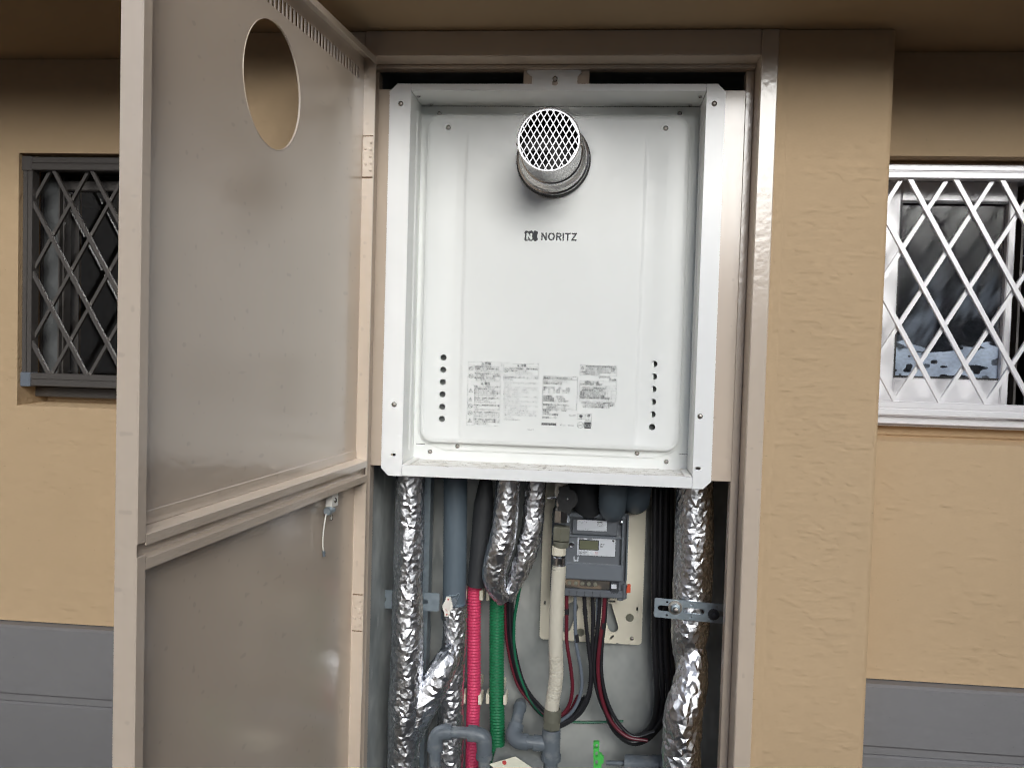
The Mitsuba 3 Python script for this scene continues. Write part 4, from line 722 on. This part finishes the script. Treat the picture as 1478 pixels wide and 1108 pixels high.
put('elbow', tube([(-0.2702, 0.1600, 0.7744), (-0.2705, 0.1600, 0.7884), (-0.2645, 0.1600, 0.8016), (-0.2507, 0.1600, 0.8077), (-0.2431, 0.1600, 0.8082)], [.0134, .0136, .0138, .0136, .0134], 24, .003), 'pvc_grey', ub); put('socket', tube([(-0.2495, 0.1600, 0.8078), (-0.2406, 0.1600, 0.8080)], [.0142, .0142], 24, .003), 'pvc_grey', ub); put('riser', tube([(-0.2702, 0.1600, 0.7769), (-0.2640, 0.1600, 0.5375)], .0105, 20), 'pvc_grey', ub); put('collar', tube([(-0.2701, 0.1600, 0.7719), (-0.2704, 0.1600, 0.7833)], .0143, 24, .003), 'pvc_grey', ub)
put('crossbar', tube([(-0.2558, 0.1600, 0.8073), (-0.1927, 0.1600, 0.8086)], .0104, 20), 'pvc_grey', ub); put('socket', tube([(-0.2109, 0.1600, 0.8080), (-0.1951, 0.1600, 0.8072)], .0146, 24, .003), 'pvc_grey', ub)
put('elbow', tube([(-0.1977, 0.1600, 0.8076), (-0.1837, 0.1600, 0.8023), (-0.1808, 0.1600, 0.7886), (-0.1803, 0.1600, 0.7708)], [.0136, .0142, .0142, .0134], 24, .003), 'pvc_grey', ub); put('collar', tube([(-0.1803, 0.1600, 0.7721), (-0.1801, 0.1600, 0.7632)], [.015, .0165, .015], 22), 'pvc_grey', ub); put('riser', tube([(-0.1801, 0.1600, 0.7658), (-0.1739, 0.1600, 0.5454)], .0108, 20), 'pvc_grey', ub)

# ------------------------------------------------------------------ cables
def cable(pts, r, mat, label, group=None, tape=None):
    k = thing('cable', label, 'cable', group); put('sheath', tube(pts, r, 12, .005), mat, k)
    for a in tape or (): put('tape_band', tube(a, r + .0009, 14, .005), 'cable_black', k)
    return k
cable([(-0.0957, 0.3000, 1.2404), (-0.1119, 0.3200, 1.1549), (-0.1308, 0.3300, 1.0763), (-0.1413, 0.3300, 1.0135), (-0.1479, 0.3300, 0.9577), (-0.1431, 0.3300, 0.8885), (-0.1191, 0.3300, 0.8204), (-0.0876, 0.3300, 0.7807), (-0.0624, 0.3300, 0.7657)], .0030, 'cable_green', 'thin green earth wire behind the foil pair')
G = 'black cables looping from the foil pair to behind the gas hose'
for i, (dx, dy, rr_, mat) in enumerate(((0, 0, .0036, 'cable_black'), (5, 1, .0040, 'cable_black'), (10, -2, .0036, 'cable_black'), (-3, 6, .0026, 'cable_red'))):
    cable([(-0.1618, 0.3350, 1.0388), (-0.1616, 0.3350, 0.9832), (-0.1554, 0.3350, 0.9139), (-0.1338, 0.3350, 0.8384), (-0.0977, 0.3350, 0.7863), (-0.0626, 0.3300, 0.7713), (-0.0301, 0.3300, 0.7847), (-0.0119, 0.3250, 0.8157)] if i == 0 else [(a + .0042 * i * (1 if i < 3 else -.4), b - .004 * (i % 2), c + (.003 * i if k_ > 3 else 0)) for k_, (a, b, c) in enumerate([(-0.1618, 0.3350, 1.0388), (-0.1616, 0.3350, 0.9832), (-0.1554, 0.3350, 0.9139), (-0.1338, 0.3350, 0.8384), (-0.0977, 0.3350, 0.7863), (-0.0625, 0.3300, 0.7685), (-0.0300, 0.3300, 0.7819), (-0.0120, 0.3250, 0.8184)])], rr_, mat, ('outermost', 'middle', 'innermost')[i] + ' black cable in the loop between the foil pair and the gas hose' if mat == 'cable_black' else 'dark red cable in the loop between the foil pair and the gas hose', G if mat == 'cable_black' else None)
cable([(-0.0444, 0.2750, 1.0408), (-0.0432, 0.2750, 1.0009), (-0.0415, 0.2750, 0.9475), (-0.0319, 0.2750, 0.8945), (-0.0280, 0.2750, 0.8545), (-0.0349, 0.2750, 0.8205), (-0.0553, 0.2750, 0.7975), (-0.0789, 0.2750, 0.7851)], .0035, 'cable_red', 'dark red cable hanging from the left end of the meter', None, [[(-0.0435, 0.2750, 1.0102), (-0.0431, 0.2750, 0.9995)]])
cable([(-0.0287, 0.2780, 1.0409), (-0.0272, 0.2780, 0.9942), (-0.0229, 0.2780, 0.9410), (-0.0120, 0.2780, 0.8880), (-0.0120, 0.2780, 0.8477), (-0.0267, 0.2780, 0.8117), (-0.0526, 0.2780, 0.7897), (-0.0789, 0.2780, 0.7784)], .0034, 'cable_grey', 'grey blue cable hanging from the meter, second from the left', None, [[(-0.0235, 0.2780, 0.9610), (-0.0218, 0.2780, 0.9464)]])
cable([(-0.0117, 0.2800, 1.0413), (-0.0075, 0.2800, 0.9948), (-0.0005, 0.2800, 0.9417), (0.0065, 0.2800, 0.8885), (0.0014, 0.2800, 0.8411), (-0.0186, 0.2800, 0.8061), (-0.0499, 0.2800, 0.7850), (-0.0789, 0.2800, 0.7748)], .0038, 'cable_black', 'black cable hanging from the meter, third from the left', None, [[(-0.0094, 0.2800, 1.0107), (-0.0076, 0.2800, 0.9988)]])
cable([(0.0041, 0.2850, 1.0408), (0.0070, 0.2850, 0.9941), (0.0074, 0.2850, 0.9405), (0.0080, 0.2850, 0.8800), (0.0041, 0.2850, 0.8393), (-0.0134, 0.2850, 0.8044), (-0.0472, 0.2850, 0.7790), (-0.0790, 0.2850, 0.7686)], .0038, 'cable_black', 'black cable hanging from the middle of the meter', None)
cable([(0.0186, 0.2830, 1.0422), (0.0177, 0.2830, 0.9887), (0.0131, 0.2830, 0.9281), (0.0133, 0.2830, 0.8811), (0.0254, 0.2830, 0.8348), (0.0451, 0.2830, 0.7958)], .0036, 'cable_black', 'black cable hanging from the meter left of the right red cable', None, [[(0.0165, 0.2830, 0.9846), (0.0156, 0.2830, 0.9712)]])
cable([(0.0276, 0.2760, 1.0446), (0.0265, 0.2760, 0.9980), (0.0215, 0.2760, 0.9510), (0.0194, 0.2760, 0.8975), (0.0277, 0.2760, 0.8445), (0.0476, 0.2760, 0.7989), (0.0786, 0.2760, 0.7716), (0.1180, 0.2760, 0.7664)], .0037, 'cable_red', 'dark red cable at the right end of the meter bending right at the bottom', None, [[(0.0269, 0.2760, 0.9874), (0.0260, 0.2760, 0.9753)]])
cable([(0.0303, 0.2800, 1.0436), (0.0294, 0.2800, 0.9903), (0.0257, 0.2800, 0.9433), (0.0262, 0.2800, 0.8898), (0.0385, 0.2800, 0.8369), (0.0609, 0.2800, 0.7955), (0.0919, 0.2800, 0.7708), (0.1307, 0.2800, 0.7830)], .0036, 'cable_black', 'black cable beside the right red cable bending right at the bottom', None)
cable([(0.0134, 0.2900, 1.0400), (0.0153, 0.2900, 0.9797), (0.0142, 0.2900, 0.9325), (0.0142, 0.2900, 0.8921)], .0034, 'cable_grey', 'grey cable at the middle of the meter', None, [[(0.0148, 0.2900, 0.9555), (0.0152, 0.2900, 0.9420)]])
cable([(-0.0633, 0.3520, 0.7592), (0.0059, 0.3520, 0.7612), (0.0743, 0.3520, 0.7688)], .0022, 'cable_green', 'thin green wire along the back panel under the meter')
bn = 'black cables running up the right side of the cabinet'
for i, (a, b) in enumerate(((944, .30), (953, .305), (962, .295), (970, .31))):
    d = i * .0105
    base = [(0.1141, 0.3000, 1.3291), (0.1184, 0.3000, 1.1700), (0.1218, 0.3000, 1.0366), (0.1268, 0.3000, 0.9294), (0.1341, 0.3000, 0.8355), (0.1232, 0.3050, 0.7784), (0.0841, 0.3050, 0.7566), (0.0511, 0.3000, 0.7836), (0.0321, 0.2970, 0.8325), (0.0222, 0.2950, 0.8908)]
    cable([(q[0] + d * (1 if k_ < 5 else .25 if k_ < 7 else .1), q[1] + .004 * (i % 2), q[2] - (.004 * i if k_ > 4 else 0)) for k_, q in enumerate(base)], .0056 - .0005 * (i % 2), 'cable_black', ('leftmost', 'second', 'third', 'rightmost')[i] + ' thick black cable%s up the right side of the cabinet' % (' from the left running' if i in (1, 2) else ' running'), bn)
# ------------------------------------------------------------------ bottom: shelf, tag, lime clip, coupling
sh = thing('pipe_shelf', 'grey sheet shelf at the bottom between the elbows', 'shelf')
a, b = (-0.1711, 0.2400, 0.7375), (-0.0765, 0.2400, 0.7325)
put('shelf_plate', bx(a[0], b[0], .19, .30, a[2] - .034, a[2] - .004, .0015), 'grey_sheet', sh)
tg = thing('paper_tag', 'cream paper tag with a red dot hanging at the bottom', 'tag')
A_ = [(-0.1704, 0.1550, 0.7561), (-0.1235, 0.1550, 0.7735), (-0.0840, 0.1500, 0.7524), (-0.1264, 0.1480, 0.7275)]; A_ = np.array(A_); nrm = np.array([0, .0006, 0]); put('card', hull(np.vstack([A_, A_ + nrm])), 'card', tg, smooth=False)
c = np.array((-0.1429, 0.1535, 0.7614)); put('red_dot', lathe([(0, .0004), (.0038, .0003), (.0040, -.0004)], c, m=20), 'ink_red', tg)
lp = thing('wire_clip', 'bright lime green plastic hook clip at the bottom of the cabinet', 'clip')
g0 = (0.0156, 0.7758)
P = unary_union([rrect(.0, .0105, -.030, .0, .002), rrect(-.0005, .004, -.014, -.001, .0015), rrect(.001, .016, -.075, -.022, .002), rrect(.010, .0195, -.040, -.026, .002)]).difference(unary_union([rrect(.0035, .0075, -.012, -.004, .001), rrect(.004, .008, -.028, -.018, .001), rrect(.004, .009, -.044, -.034, .001)]))
P = P.difference(sbox(-.001, -.012, .0035, -.0085))
put('hook', slab(affinity.translate(P, *g0), .232, .240), 'lime_plastic', lp, smooth=False)
cpg = thing('pipe_coupling', 'short horizontal grey pipe coupling at the lower right', 'pipe fitting')
put('sleeve', tube([(0.0775, 0.2700, 0.7220), (0.1314, 0.2600, 0.7280)], .0165, 24), 'pvc_grey', cpg); put('collar', tube([(0.1275, 0.2600, 0.7277), (0.1414, 0.2570, 0.7289)], .0185, 24), 'pvc_grey', cpg); put('pipe', tube([(0.0410, 0.2750, 0.7182), (0.0801, 0.2700, 0.7222)], .0045, 14), 'pvc_grey', cpg)
put('ring', tube([(0.1439, 0.2560, 0.7295), (0.1689, 0.2500, 0.7342)], .020, 24), 'pvc_grey', cpg)
